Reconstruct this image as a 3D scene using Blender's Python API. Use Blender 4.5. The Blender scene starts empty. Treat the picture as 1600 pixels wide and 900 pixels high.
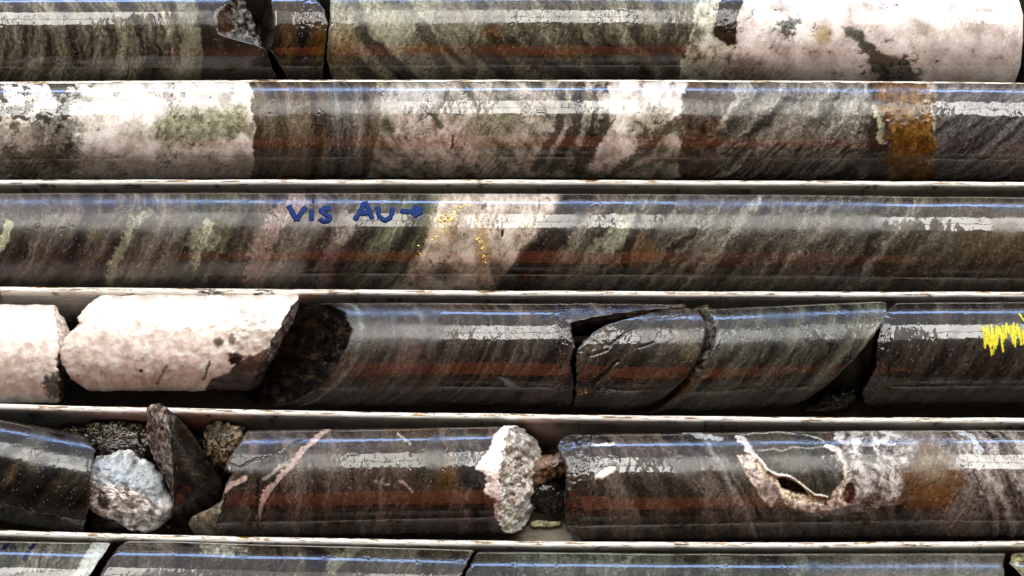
import bpy, math, os
import numpy as np

# ------------------------------------------------------------------ camera, world, lamps
STEP = 1.5                  # mesh spacing on the cores, in photo pixels (0.32 mm each)
U = 0.00032                 # metres per unit of layout
TAU = math.radians(28.0)    # the camera leans back over the near side of the tray
DIST = 2780.0
R0 = 79.0                   # core radius in layout units (50 mm core)
RAILZ = 103.0
sc = bpy.context.scene
sc.view_settings.view_transform = 'Standard'
sc.view_settings.look = 'None'
sc.view_settings.gamma = 1.0
sc.view_settings.exposure = 0.08
sc.cycles.max_bounces = 6
sc.cycles.diffuse_bounces = 3
sc.cycles.glossy_bounces = 4
sc.cycles.sample_clamp_indirect = 4.0

CT, ST = math.cos(TAU), math.sin(TAU)
CAM = np.array([0.0, -DIST * ST, R0 + DIST * CT])
RIGHT = np.array([1.0, 0, 0]); UP = np.array([0, CT, ST]); FWD = np.array([0, ST, -CT])
cd = bpy.data.cameras.new('camera'); cam = bpy.data.objects.new('camera', cd)
sc.collection.objects.link(cam); sc.camera = cam
cam.location = CAM * U
cam.rotation_euler = (TAU, 0, 0)
cd.sensor_width = 36.0
cd.lens = 36.0 * DIST / 1600.0
cd.clip_start = 0.05; cd.clip_end = 100

def unproj(px, py, z):
    """photo position -> layout position on the horizontal plane z"""
    px = np.asarray(px, float); py = np.asarray(py, float)
    d = (px[..., None] - 800) * RIGHT + (450 - py)[..., None] * UP + DIST * FWD
    t = (z - CAM[2]) / d[..., 2]
    return CAM + d * t[..., None]

w = bpy.data.worlds.new('World'); sc.world = w; w.use_nodes = True
nt = w.node_tree; nt.nodes.clear()
wo = nt.nodes.new('ShaderNodeOutputWorld'); bg = nt.nodes.new('ShaderNodeBackground')
tc = nt.nodes.new('ShaderNodeTexCoord'); sx = nt.nodes.new('ShaderNodeSeparateXYZ')
nt.links.new(tc.outputs['Generated'], sx.inputs[0])
ma = nt.nodes.new('ShaderNodeMath'); ma.operation = 'MULTIPLY_ADD'; ma.inputs[1].default_value = 0.5; ma.inputs[2].default_value = 0.5
nt.links.new(sx.outputs[1], ma.inputs[0])
cr = nt.nodes.new('ShaderNodeValToRGB')
e = cr.color_ramp.elements
e[0].position = 0.0; e[0].color = (0.01, 0.009, 0.008, 1)
e[1].position = 1.0; e[1].color = (0.40, 0.43, 0.52, 1)
for p, c in ((0.30, (0.015, 0.013, 0.012, 1)), (0.47, (0.03, 0.028, 0.027, 1)), (0.60, (0.30, 0.29, 0.28, 1)), (0.80, (0.55, 0.54, 0.54, 1)), (0.93, (0.5, 0.52, 0.58, 1))):
    k = e.new(p); k.color = c
nt.links.new(ma.outputs[0], cr.inputs[0]); nt.links.new(cr.outputs[0], bg.inputs[0])
bg.inputs[1].default_value = 2.0
nt.links.new(bg.outputs[0], wo.inputs[0])

def area(name, loc, aim, sx_, sy_, rad, col):
    """rectangular lamp; rad = radiance it shows in a mirror"""
    l = bpy.data.lights.new(name, 'AREA'); l.shape = 'RECTANGLE'; l.size = sx_; l.size_y = sy_
    l.energy = rad * math.pi * sx_ * sy_; l.color = col
    if name == 'red_bounce': l.shape = 'ELLIPSE'; l.energy *= .785
    o = bpy.data.objects.new(name, l); sc.collection.objects.link(o); o.location = loc
    from mathutils import Vector
    o.rotation_euler = (Vector(aim) - Vector(loc)).to_track_quat('-Z', 'Y').to_euler()
    return o
# roof lights of the shed: three clusters, each pane split by a bar
H = 3.0
for (x0, x1, n_, k) in ((-1.42, -0.86, 2, 1.0), (-0.36, -0.19, 1, .6), (-0.12, 0.36, 3, 1.0), (0.93, 1.6, 2, 1.0)):
    for (y0, y1, kk) in ((0.42, 1.16, 1.0), (1.26, 2.6, .9)):
        pw = (x1 - x0) / n_
        for q_ in range(n_):
            l = bpy.data.lights.new('roof_light', 'AREA'); l.shape = 'RECTANGLE'
            l.size = pw - (.03 if n_ > 1 else 0); l.size_y = y1 - y0
            l.energy = 15.5 * k * kk * (1, .82, 1.1)[q_] * math.pi * l.size * l.size_y; l.color = (1.0, 0.985, 0.94)
            o = bpy.data.objects.new('roof_light', l); sc.collection.objects.link(o)
            o.location = (x0 + pw * (q_ + .5), (y0 + y1) / 2, H)
# the pale roof sheeting between the roof lights
area('roof_sheeting', (0.1, 1.56, H + .06), (0.1, 1.56, 0), 6.0, 2.28, 1.9, (1.0, 0.97, 0.92))
# strip of blue sky under the eaves on the far side
area('sky_strip', (-0.50, 3.2, 0.62), (-0.50, 0, 0.62), 2.36, 0.44, 11.5, (0.32, 0.52, 1.0))
area('sky_strip', (1.13, 3.2, 0.62), (1.13, 0, 0.62), 0.78, 0.44, 10.5, (0.32, 0.52, 1.0))   # beyond a post
# light bounced off the red jacket of whoever takes the picture
area('red_bounce', (0.02, -0.98, 0.62), (0.02, 0, 0.02), 0.86, 0.56, 1.15, (1.0, 0.23, 0.09))

# ------------------------------------------------------------------ noise
_rng = np.random.RandomState(7)
_perm = np.concatenate([_rng.permutation(256)] * 2)
_ang = _rng.rand(256) * 2 * np.pi
_gx, _gy = np.cos(_ang).astype('f4'), np.sin(_ang).astype('f4')
_g3 = _rng.normal(size=(256, 3)); _g3 /= np.linalg.norm(_g3, axis=1)[:, None]

def pn2(x, y, seed=0):
    x = np.asarray(x, 'f4') + seed * 17.31; y = np.asarray(y, 'f4') + seed * 9.77
    xi = np.floor(x); yi = np.floor(y); xf = x - xi; yf = y - yi
    xi = xi.astype('i4') & 255; yi = yi.astype('i4') & 255
    u = xf * xf * xf * (xf * (xf * 6 - 15) + 10); v = yf * yf * yf * (yf * (yf * 6 - 15) + 10)
    def g(a, b, fx, fy):
        h = _perm[_perm[a & 255] + (b & 255)]
        return _gx[h] * fx + _gy[h] * fy
    n00 = g(xi, yi, xf, yf); n10 = g(xi + 1, yi, xf - 1, yf)
    n01 = g(xi, yi + 1, xf, yf - 1); n11 = g(xi + 1, yi + 1, xf - 1, yf - 1)
    a = n00 + u * (n10 - n00); b = n01 + u * (n11 - n01)
    return (a + v * (b - a)) * 1.45

def fbm(x, y, lx, ly=None, o=4, seed=0, gain=.55):
    ly = ly or lx
    r = 0; amp = 1; tot = 0; f = 1
    for k in range(o):
        r = r + amp * pn2(x * f / lx, y * f / ly, seed + k * 3); tot += amp; amp *= gain; f *= 2.03
    return r / tot * 1.3

def pn3(p, seed=0):
    p = p + seed * 13.7
    i = np.floor(p); f = p - i; i = i.astype(int) & 255
    u = f * f * f * (f * (f * 6 - 15) + 10)
    out = 0
    for dx in (0, 1):
        for dy in (0, 1):
            for dz in (0, 1):
                h = _perm[(_perm[(_perm[(i[:, 0] + dx) & 255] + i[:, 1] + dy) & 255] + i[:, 2] + dz) & 255]
                g = _g3[h]
                d = g[:, 0] * (f[:, 0] - dx) + g[:, 1] * (f[:, 1] - dy) + g[:, 2] * (f[:, 2] - dz)
                wgt = (u[:, 0] if dx else 1 - u[:, 0]) * (u[:, 1] if dy else 1 - u[:, 1]) * (u[:, 2] if dz else 1 - u[:, 2])
                out = out + wgt * d
    return out * 1.5

def fbm3(p, l, o=4, seed=0, gain=.5, ridge=False):
    r = 0; amp = 1; tot = 0; f = 1.0
    for k in range(o):
        n = pn3(p * f / l, seed + k)
        if ridge: n = 1 - 2 * np.abs(n)
        r = r + amp * n; tot += amp; amp *= gain; f *= 2.03
    return r / tot

def sst(a, b, x):
    t = np.clip((x - a) / (b - a), 0, 1); return t * t * (3 - 2 * t)

ALBG = 1.5                 # converts the colours read off the photograph into darker real base colours
def lin(c, k=1.0):
    c = np.asarray(c, float) / 255.0
    return np.where(c <= .04045, c / 12.92, ((c + .055) / 1.055) ** 2.4) * k

# ------------------------------------------------------------------ materials
def node(nt, t, **kw):
    n = nt.nodes.new(t)
    for k, v in kw.items(): setattr(n, k, v)
    return n

def rock_mat(name, bump=1.0, coat_bump=1.0, coat=1.0, grain=.5, spark=.0, base_rough=.6, coat_rough=0.0, fine=1.0):
    m = bpy.data.materials.new(name); m.use_nodes = True; nt = m.node_tree; L = nt.links.new
    b = nt.nodes['Principled BSDF']
    at = node(nt, 'ShaderNodeAttribute', attribute_name='Col')
    sf = node(nt, 'ShaderNodeAttribute', attribute_name='Srf')
    sp = node(nt, 'ShaderNodeSeparateColor'); L(sf.outputs['Color'], sp.inputs[0])
    tc = node(nt, 'ShaderNodeTexCoord')
    def noise(scale_px, det=3, rough=.6, dist=0.0):
        n = node(nt, 'ShaderNodeTexNoise'); n.inputs['Scale'].default_value = 1 / (scale_px * U)
        n.inputs['Detail'].default_value = det; n.inputs['Roughness'].default_value = rough
        n.inputs['Distortion'].default_value = dist
        L(tc.outputs['Object'], n.inputs['Vector']); return n
    n1 = noise(3.2 * fine, 3, .7)
    mr = node(nt, 'ShaderNodeMapRange'); mr.inputs[1].default_value = .3; mr.inputs[2].default_value = .7
    mr.inputs[3].default_value = 1 - grain; mr.inputs[4].default_value = 1 + grain
    L(n1.outputs[0], mr.inputs[0])
    mx = node(nt, 'ShaderNodeVectorMath', operation='SCALE'); L(at.outputs['Color'], mx.inputs[0]); L(mr.outputs[0], mx.inputs['Scale'])
    # scattered paler mineral grains
    vo = node(nt, 'ShaderNodeTexVoronoi'); vo.inputs['Scale'].default_value = 1 / (4.2 * U); L(tc.outputs['Object'], vo.inputs['Vector'])
    lt = node(nt, 'ShaderNodeMath', operation='LESS_THAN'); lt.inputs[1].default_value = .22; L(vo.outputs['Distance'], lt.inputs[0])
    vs = node(nt, 'ShaderNodeSeparateColor'); L(vo.outputs['Color'], vs.inputs[0])
    gt = node(nt, 'ShaderNodeMath', operation='GREATER_THAN'); gt.inputs[1].default_value = .93; L(vs.outputs[0], gt.inputs[0])
    mm = node(nt, 'ShaderNodeMath', operation='MULTIPLY'); L(lt.outputs[0], mm.inputs[0]); L(gt.outputs[0], mm.inputs[1])
    m2 = node(nt, 'ShaderNodeMath', operation='MULTIPLY'); L(mm.outputs[0], m2.inputs[0]); m2.inputs[1].default_value = spark
    mc = node(nt, 'ShaderNodeMix', data_type='RGBA'); L(m2.outputs[0], mc.inputs[0]); L(mx.outputs[0], mc.inputs[6]); mc.inputs[7].default_value = (.55, .52, .45, 1)
    L(mc.outputs[2], b.inputs['Base Color'])
    b.inputs['Roughness'].default_value = base_rough
    b.inputs['Specular IOR Level'].default_value = .06
    b.inputs['Coat Weight'].default_value = coat
    b.inputs['Coat IOR'].default_value = 1.45
    ad = node(nt, 'ShaderNodeMath', operation='ADD'); L(sp.outputs[1], ad.inputs[0]); ad.inputs[1].default_value = coat_rough
    L(ad.outputs[0], b.inputs['Coat Roughness'])
    # the rock's own relief, and the water film over it
    n2 = noise(5.0 * fine, 4, .65); n3 = noise(9.0 * fine, 2, .5, .6)
    bp = node(nt, 'ShaderNodeBump'); bp.inputs['Distance'].default_value = 1.6 * U * fine
    bs = node(nt, 'ShaderNodeMath', operation='MULTIPLY'); L(sp.outputs[0], bs.inputs[0]); bs.inputs[1].default_value = bump
    L(bs.outputs[0], bp.inputs['Strength']); L(n2.outputs[0], bp.inputs['Height'])
    L(bp.outputs[0], b.inputs['Normal'])
    bc = node(nt, 'ShaderNodeBump'); bc.inputs['Distance'].default_value = 1.8 * U * fine
    cs = node(nt, 'ShaderNodeMath', operation='MULTIPLY'); L(sp.outputs[0], cs.inputs[0]); cs.inputs[1].default_value = coat_bump
    L(cs.outputs[0], bc.inputs['Strength']); L(n3.outputs[0], bc.inputs['Height'])
    L(bc.outputs[0], b.inputs['Coat Normal'])
    return m

M_CORE = rock_mat('wet_drill_core', bump=.9, coat_bump=.15, grain=.17, spark=.14)
M_QUARTZ = rock_mat('white_quartz', bump=.6, coat_bump=.35, grain=.07, spark=.0, coat=1.0, coat_rough=.0, fine=1.4)
_qb = M_QUARTZ.node_tree.nodes['Principled BSDF']; _qb.inputs['Subsurface Weight'].default_value = .35; _qb.inputs['Subsurface Radius'].default_value = (1, .8, .7); _qb.inputs['Subsurface Scale'].default_value = 4 * U
M_BREAK = rock_mat('broken_rock_face', bump=1.0, coat_bump=1.0, grain=.4, spark=.06, coat=.8, coat_rough=.1)
M_RUBBLE = rock_mat('wet_rubble', bump=1.0, coat_bump=1.0, grain=.4, spark=.2, coat=.9, coat_rough=.06)

def plain_mat(name, col, rough=.5, metal=0, coat=0):
    m = bpy.data.materials.new(name); m.use_nodes = True; b = m.node_tree.nodes['Principled BSDF']; nt = m.node_tree
    tc = node(nt, 'ShaderNodeTexCoord'); n = node(nt, 'ShaderNodeTexNoise'); n.inputs['Scale'].default_value = 1 / (6 * U)
    nt.links.new(tc.outputs['Object'], n.inputs['Vector'])
    mr = node(nt, 'ShaderNodeMapRange'); mr.inputs[1].default_value = .3; mr.inputs[2].default_value = .7; mr.inputs[3].default_value = .7; mr.inputs[4].default_value = 1.3
    nt.links.new(n.outputs[0], mr.inputs[0])
    mx = node(nt, 'ShaderNodeVectorMath', operation='SCALE'); mx.inputs[0].default_value = tuple(col); nt.links.new(mr.outputs[0], mx.inputs['Scale'])
    nt.links.new(mx.outputs[0], b.inputs['Base Color'])
    b.inputs['Roughness'].default_value = rough; b.inputs['Metallic'].default_value = metal; b.inputs['Coat Weight'].default_value = coat
    b.inputs['Coat Roughness'].default_value = .05
    return m
M_INK = plain_mat('blue_marker_ink', lin((5, 33, 88)), .6, 0, .0); M_INK.node_tree.nodes['Principled BSDF'].inputs['Specular IOR Level'].default_value = .15
M_CRAYON = plain_mat('yellow_wax_crayon', lin((205, 194, 24)), .6)
M_GOLD = plain_mat('native_gold', (1.0, .70, .18), .32, 1.0)

# ------------------------------------------------------------------ mesh helpers
def link_mesh(name, verts, faces, mats, parent=None, col=None, srf=None, smooth=True, midx=None):
    me = bpy.data.meshes.new(name)
    verts = np.asarray(verts, 'f4'); faces = np.asarray(faces, 'i4')
    nv, nf = len(verts), len(faces); k = faces.shape[1]
    me.vertices.add(nv); me.vertices.foreach_set('co', verts.ravel())
    me.loops.add(nf * k); me.loops.foreach_set('vertex_index', faces.ravel())
    me.polygons.add(nf)
    me.polygons.foreach_set('loop_start', np.arange(0, nf * k, k, dtype='i4'))
    me.polygons.foreach_set('loop_total', np.full(nf, k, 'i4'))
    me.polygons.foreach_set('use_smooth', np.full(nf, smooth, bool))
    for m in mats: me.materials.append(m)
    if midx is not None: me.polygons.foreach_set('material_index', midx.astype('i4'))
    me.update(calc_edges=True)
    for nm, a in (('Col', col), ('Srf', srf)):
        if a is None: continue
        if nm == 'Col' and mats[0] not in (M_TRAY, M_FLOOR): a = np.clip(a, 0, 1); lu = (a @ np.array([.3, .6, .1]))[:, None]; a = np.clip(lu + (a - lu) * 1.18, .001, 1); a = np.clip(a * lu ** (ALBG - 1) * (.98 + .48 * lu), 0, .84); a = a * (1 + (1 - sst(.1, .4, lu)) * np.array([.08, .0, -.04]))
        at = me.attributes.new(nm, 'FLOAT_COLOR', 'POINT')
        at.data.foreach_set('color', np.concatenate([np.clip(a, 0, 1), np.ones((nv, 1))], 1).astype('f4').ravel())
    o = bpy.data.objects.new(name, me); sc.collection.objects.link(o)
    if parent is not None:
        o.parent = parent
        bpy_inv = parent.matrix_basis.inverted()
        o.matrix_parent_inverse = bpy_inv
    return o

def grid_faces(n, m, wrap=False):
    """n rows (along), m columns; wrap joins the last column to the first"""
    i = np.arange(n - 1)[:, None]; j = np.arange(m if wrap else m - 1)[None, :]
    j2 = (j + 1) % m
    return np.stack([i * m + j, (i + 1) * m + j, (i + 1) * m + j2, i * m + j2], -1).reshape(-1, 4)

def thing(name, label, cat, loc, group=None):
    o = bpy.data.objects.new(name, None); sc.collection.objects.link(o)
    o.empty_display_size = .01
    o.location = np.asarray(loc) * U
    o['label'] = label; o['category'] = cat
    if group: o['group'] = group
    return o

def cap_uv_rings(n): return np.linspace(1, 0, n + 1)

# ------------------------------------------------------------------ painting on a surface (rock colours, veins, contacts)
class Paint:
    """x, y = where a spot lies along and across the core (photo pixels, y unrolled on the hidden side)"""
    def __init__(s, x, y, yy, zz, seed):
        s.x, s.y, s.yy, s.zz, s.seed = x, y, yy, zz, seed
        n = len(x)
        s.col = np.zeros((n, 3)); s.srf = np.zeros((n, 3)); s.srf[:, 0] = .22; s.srf[:, 1] = .03
        s.dr = np.zeros(n)
        s.wx = fbm(x, y, 26, o=4, seed=seed + 40); s.wy = fbm(x, y, 26, o=4, seed=seed + 50)
        s.fx = fbm(x, y, 7, o=3, seed=seed + 60)
    def ramp(s, t, cols, k=1.0, mask=None):
        cols = [lin(c, k) for c in cols]
        t = np.clip(t, 0, 1) * (len(cols) - 1); xs = np.arange(len(cols))
        c = np.stack([np.interp(t, xs, [q[i] for q in cols]) for i in range(3)], 1)
        if mask is None: s.col = c
        else: s.col = s.col * (1 - mask[:, None]) + c * mask[:, None]
    def foliate(s, cols, a=.3, b=.5, wl=30, warp=8, k=1.0, mask=None, contrast=1.0, fine=.6, seed=0):
        c = s.x - a * s.yy - b * s.zz + warp * s.wx
        t = .5 + contrast * (.75 * fbm(c, s.y, wl, wl * 7, o=3, seed=s.seed + seed) + fine * .5 * fbm(c, s.y, wl / 7, wl * 1.6, o=3, seed=s.seed + seed + 5) + fine * .34 * fbm(c, s.y, wl / 13, wl * 2.2, o=2, seed=s.seed + seed + 6) + .18 * s.fx)
        s.ramp(t, cols, k, mask)
    def mottle(s, cols, l=30, k=1.0, mask=None, contrast=1.0, ang=0, an=1.0, seed=0):
        ca, sa = math.cos(math.radians(ang)), math.sin(math.radians(ang))
        u = s.x * ca - s.y * sa; v = s.x * sa + s.y * ca
        t = .5 + 1.25 * contrast * fbm(u + 6 * s.wx, v + 6 * s.wy, l * an, l, o=5, seed=s.seed + 20 + seed, gain=.62)
        s.ramp(t, cols, k, mask)
    def mask_x(s, x0, x1, soft=6, a=0, b=0, amp=8):
        soft = soft * .6
        c = s.x - a * s.yy - b * s.zz + amp * s.wx + amp * .4 * s.fx
        m = np.ones(len(s.x))
        if x0 is not None: m = m * sst(x0 - soft, x0 + soft, c)
        if x1 is not None: m = m * (1 - sst(x1 - soft, x1 + soft, c))
        return m
    def ell(s, cx, cy, rx, ry, ang=0, soft=.3, amp=.35):
        ca, sa = math.cos(math.radians(ang)), math.sin(math.radians(ang))
        dx = s.x - cx; dy = -(s.y - cy)
        u = (dx * ca + dy * sa) / rx; v = (-dx * sa + dy * ca) / ry
        soft = soft * .55
        d = np.sqrt(u * u + v * v) + amp * (s.wx * 1.0 + s.fx * .8)
        return 1 - sst(1 - soft, 1 + soft, d)
    def poly(s, pts, soft=4, amp=4):
        x = s.x + amp * s.wx + amp * .4 * s.fx; y = s.y + amp * s.wy
        soft = soft * .5
        pts = np.asarray(pts, float); n = len(pts)
        d = np.full(len(x), 1e9); ins = np.zeros(len(x), bool)
        for i in range(n):
            a = pts[i]; b = pts[(i + 1) % n]; e = b - a
            wx_ = x - a[0]; wy_ = y - a[1]
            t = np.clip((wx_ * e[0] + wy_ * e[1]) / (e @ e), 0, 1)
            d = np.minimum(d, (wx_ - e[0] * t) ** 2 + (wy_ - e[1] * t) ** 2)
            c = (a[1] > y) != (b[1] > y)
            xi = a[0] + (y - a[1]) / (e[1] if e[1] else 1e-9) * e[0]
            ins ^= c & (x < xi)
        d = np.sqrt(d) * np.where(ins, 1, -1)
        return sst(-soft, soft, d)
    def line(s, pts, width, soft=1.5, amp=2.0):
        x = s.x + amp * s.wx + amp * .6 * s.fx; y = s.y + amp * s.wy
        pts = np.asarray(pts, float); d = np.full(len(x), 1e9)
        for a, b in zip(pts[:-1], pts[1:]):
            e = b - a; wx_ = x - a[0]; wy_ = y - a[1]
            t = np.clip((wx_ * e[0] + wy_ * e[1]) / (e @ e), 0, 1)
            d = np.minimum(d, (wx_ - e[0] * t) ** 2 + (wy_ - e[1] * t) ** 2)
        w_ = width / 2 * (1 + .5 * s.fx + .5 * s.wy); soft = soft * .6
        return 1 - sst(w_, w_ + soft, np.sqrt(d))
    def put(s, mask, col, k=1.0, alpha=1.0, tex=.25):
        c = lin(col, k)[None, :] * (1 + tex * (s.fx + s.wx))[:, None]
        m = (mask * alpha)[:, None]
        s.col = s.col * (1 - m) + c * m
    def wig(s, mask, v): s.srf[:, 0] = s.srf[:, 0] * (1 - mask) + v * mask
    def dull(s, mask, v): s.srf[:, 1] = s.srf[:, 1] * (1 - mask) + v * mask
    def pits(s, mask, l=9, depth=1.2, thr=.25, col=(50, 50, 38), seed=0, k=1.0, alpha=.8):
        n = .55 * fbm(s.x, s.y, l * 1.8, l, o=5, seed=s.seed + 70 + seed, gain=.75) + .45 * fbm(s.x, s.y, l * 4, o=2, seed=s.seed + 71 + seed) + .25 * s.fx
        depth = depth * .5
        m = sst(thr, thr + .18, n) * mask
        s.dr -= depth * m; s.put(m, col, k, alpha)
    def relief(s, mask, amp=.5, l=14, seed=0):
        if amp <= .7: amp *= .45
        s.dr += amp * mask * fbm(s.x, s.y, l, o=3, seed=s.seed + 80 + seed)

def finish(p, crisp, g):
    """grain, hairline cracks and the uneven film of water that every core shows"""
    n = len(p.x); rng = np.random.RandomState(p.seed)
    lu = p.col.max(1); soft = 1 - .78 * sst(.25, .6, lu)
    c = p.x - .5 * p.yy - .3 * p.zz + 5 * p.wx
    e = .26 * fbm(p.x, p.y, 6, o=3, seed=p.seed + 101, gain=.8) + .09 * rng.normal(size=n) + .30 * fbm(c, p.y, 4.5, 34, o=3, seed=p.seed + 102) * (.4 + .9 * sst(-.2, .4, fbm(p.x, p.y, 90, o=2, seed=p.seed + 103)))
    p.col = p.col * np.exp(np.clip(e * 1.5, -1.1, .9) * soft * g)[:, None]
    h = np.abs(fbm(c + 14 * p.wx, p.y, 38, 110, o=4, seed=p.seed + 104)) < .016
    h = h & (fbm(p.x, p.y, 60, o=2, seed=p.seed + 105) > .12) & (lu < .62)
    p.col[h] *= (1 - .6 * min(g, 1)); p.dr[h] -= .35 * g
    h2 = np.abs(fbm(c + 9 * p.wx, p.y, 15, 48, o=3, seed=p.seed + 108)) < .03
    h2 = h2 & (fbm(p.x, p.y, 46, 34, o=3, seed=p.seed + 109) > .10) & (lu < .55)
    p.col[h2] *= (1 - .55 * min(g, 1))
    sp = (rng.rand(n) < .004 * g) & (lu < .3); p.col[sp] = p.col[sp] * .4 + .28
    p.dr += .035 * g * fbm(p.x, p.y, 7, o=2, seed=p.seed + 106)
    p.dr += .9 * fbm(p.x, p.y, 170, 110, o=2, seed=p.seed + 110)
    if crisp is not None:
        m = np.zeros(n)
        for a, b in crisp: m = np.maximum(m, sst(a - 14, a + 14, p.x + 12 * p.wx) * (1 - sst(b - 14, b + 14, p.x + 12 * p.wx)))
        f_ = fbm(p.x, p.y, 44, 30, o=4, seed=p.seed + 107)
        p.srf[:, 1] += (1 - m) * (.08 + .17 * sst(-.25, .3, f_)) + m * .10 * sst(.28, .42, f_)
        p.srf[:, 0] *= 1 - .6 * m

# ------------------------------------------------------------------ a piece of core
def make_core(name, label, axis, xl, xr, paint, seed=0, R=R0, zoff=0.0, faceL=None, faceR=None, capamp=(2.5, 2.5), cat='drill core', group=None, mat=None, crisp=None, gritty=1.0, fol=(.5, .3), chunky=0.0, zslope=0.0, wetface=.5):
    """axis = photo points on the centre line; xl, xr = functions (yy, zz) giving where each end stands"""
    ax = np.array(axis, float)
    if len(ax) == 2: cy = lambda x: np.interp(x, ax[:, 0], ax[:, 1]) if False else ax[0, 1] + (x - ax[0, 0]) * (ax[1, 1] - ax[0, 1]) / (ax[1, 0] - ax[0, 0])
    else:
        pf = np.polyfit(ax[:, 0], ax[:, 1], 2); cy = lambda x: np.polyval(pf, x)
    xm = float(ax[:, 0].mean())
    zc = R + zoff
    # local view frame: unit vectors across the core as the camera sees it
    P = unproj(xm, cy(np.array(xm)), zc)
    vd = CAM - P; vd[0] = 0; vd /= np.linalg.norm(vd)
    tau = math.atan2(-vd[1], vd[2])
    dep = (P - CAM) @ FWD; scale = DIST / dep          # photo px per layout unit here
    Rp = R * scale
    fine = STEP / Rp
    th = [-math.pi * .52]
    while th[-1] < math.pi * .52: th.append(th[-1] + fine)
    th = np.concatenate([th, np.linspace(th[-1], th[0] + 2 * math.pi, 34)[1:-1]])
    m = len(th)
    yy = Rp * np.sin(th); zz = Rp * np.cos(th)
    xL = xl(yy, zz); xR = xr(yy, zz)
    n = int(max(xR.max() - xL.min(), 10) / STEP) + 2
    t = np.linspace(0, 1, n)[:, None]
    X = xL[None, :] + (xR - xL)[None, :] * t
    TH = np.broadcast_to(th, X.shape); YY = np.broadcast_to(yy, X.shape); ZZ = np.broadcast_to(zz, X.shape)
    def photo_y(x, TH):
        a = np.where(TH > math.pi, TH - 2 * math.pi, TH)
        s_ = np.where(np.abs(a) < math.pi / 2, np.sin(np.clip(a, -math.pi / 2, math.pi / 2)), np.sign(a) * (1 + (np.abs(a) - math.pi / 2)))
        zq = Rp * np.cos(TH) / scale / dep
        return 450 + (cy(x) - Rp * s_ - 450) * (1 + np.maximum(zq, 0))
    W = np.where(TH > math.pi, TH - 2 * math.pi, TH)
    p = Paint(X.ravel(), photo_y(X, TH).ravel(), YY.ravel(), ZZ.ravel(), seed)
    paint(p)
    finish(p, crisp, gritty)
    if chunky: p.dr += chunky * fbm(p.x, p.y, 30, o=4, seed=seed + 90)
    dr = p.dr.reshape(X.shape)
    # soften the arris at both ends
    for d in (X - xL[None, :], xR[None, :] - X):
        dr = dr - 1.6 * np.exp(-np.abs(d) / 2.2)
    def place(x, r, TH):
        c = unproj(x, cy(x), zc + zslope * (x - xm))
        ang = TH
        nf = 1 - r * np.cos(ang) / scale / dep; c[..., 0] = c[..., 0] * nf
        off = r / scale
        c[..., 1] += off * (np.sin(ang) * math.cos(tau) - np.cos(ang) * math.sin(tau))
        c[..., 2] += off * (np.sin(ang) * math.sin(tau) + np.cos(ang) * math.cos(tau))
        return c
    V = place(X, Rp + dr, TH)
    base = unproj(xm, float(cy(np.array(xm))), 0.0)
    root = thing(name, label, cat, (P[0], P[1], 0), group)
    body = link_mesh('core_body', V.reshape(-1, 3) * U, grid_faces(n, m, True), [mat or M_CORE], root, p.col, p.srf)
    # ends
    K = max(6, int(Rp / (STEP * 1.15)))
    rr = np.linspace(1, 0.0, K + 1)[:, None]
    for side, f, face in ((0, xl, faceL), (1, xr, faceR)):
        yk = YY[0][None, :] * rr; zk = ZZ[0][None, :] * rr
        ex = f(yy, zz)
        amp = capamp[side]
        q3 = np.stack([yk.ravel(), zk.ravel(), np.full(yk.size, seed * 3.0 + side * 50)], 1)
        nz = (fbm3(q3, 22, 4, seed=seed + 3).reshape(yk.shape) * amp * 1.6 + fbm3(q3, 7, 3, seed=seed + 5).reshape(yk.shape) * amp * .7) * (1 - rr ** 6)
        xk = f(yk, zk) + nz
        Vc = place(xk, np.broadcast_to((Rp - 1.6) * rr + 0 * xk, xk.shape) + (dr[0 if side == 0 else -1][None, :] + 1.6) * rr, np.broadcast_to(th, xk.shape))
        fc = face or (lambda q: q.mottle([(30, 28, 25), (60, 56, 50), (95, 90, 82)], 16))
        pc = Paint(xk.ravel(), (450 + (cy(xk) - yk - 450) * (1 + zk / scale / dep)).ravel(), yk.ravel(), zk.ravel(), seed + 7)
        pc.srf[:, 0] = 1.0; pc.srf[:, 1] = .08
        fc(pc)
        F = grid_faces(K + 1, m, True)
        if side == 0: F = F[:, ::-1]
        link_mesh('broken_end', Vc.reshape(-1, 3) * U, F[:, ::-1], [M_BREAK], root, pc.col, pc.srf)
    def surf(px, py, lift=.35):
        """photo point on the visible side -> point on the core's surface"""
        px = np.asarray(px, float); py = np.asarray(py, float)
        py0 = py
        for _ in range(3):
            s_ = np.clip((cy(px) - py) / Rp, -.999, .999)
            py = 450 + (py0 - 450) / (1 + Rp * np.sqrt(1 - s_ ** 2) / scale / dep)
        s_ = np.clip((cy(px) - py) / Rp, -.999, .999)
        a_ = np.arcsin(s_)
        j = np.clip(np.rint((a_ - th[0]) / fine), 0, m - 1).astype(int)
        i = np.clip(np.rint((px - xL[j]) / (xR[j] - xL[j]) * (n - 1)), 0, n - 1).astype(int)
        return place(px, Rp + lift + dr[i, j], a_)
    return dict(root=root, surf=surf, cy=cy, Rp=Rp)

def interp_cut(pts, b=0.0, c=0.0, rough=2.0, seed=0, rl=14):
    """end outline given as (yy, x) pairs plus a lean b towards the camera side"""
    a = np.array(sorted(pts), float)
    def f(yy, zz):
        n = fbm(yy, zz, rl, o=4, seed=seed) * rough
        return np.interp(yy, a[:, 0], a[:, 1]) + b * zz + n
    return f

def plane_cut(x0, a, b, rough=2.0, seed=0, rl=18):
    return lambda yy, zz: x0 + a * yy + b * zz + fbm(yy, zz, rl, o=4, seed=seed) * rough

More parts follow.
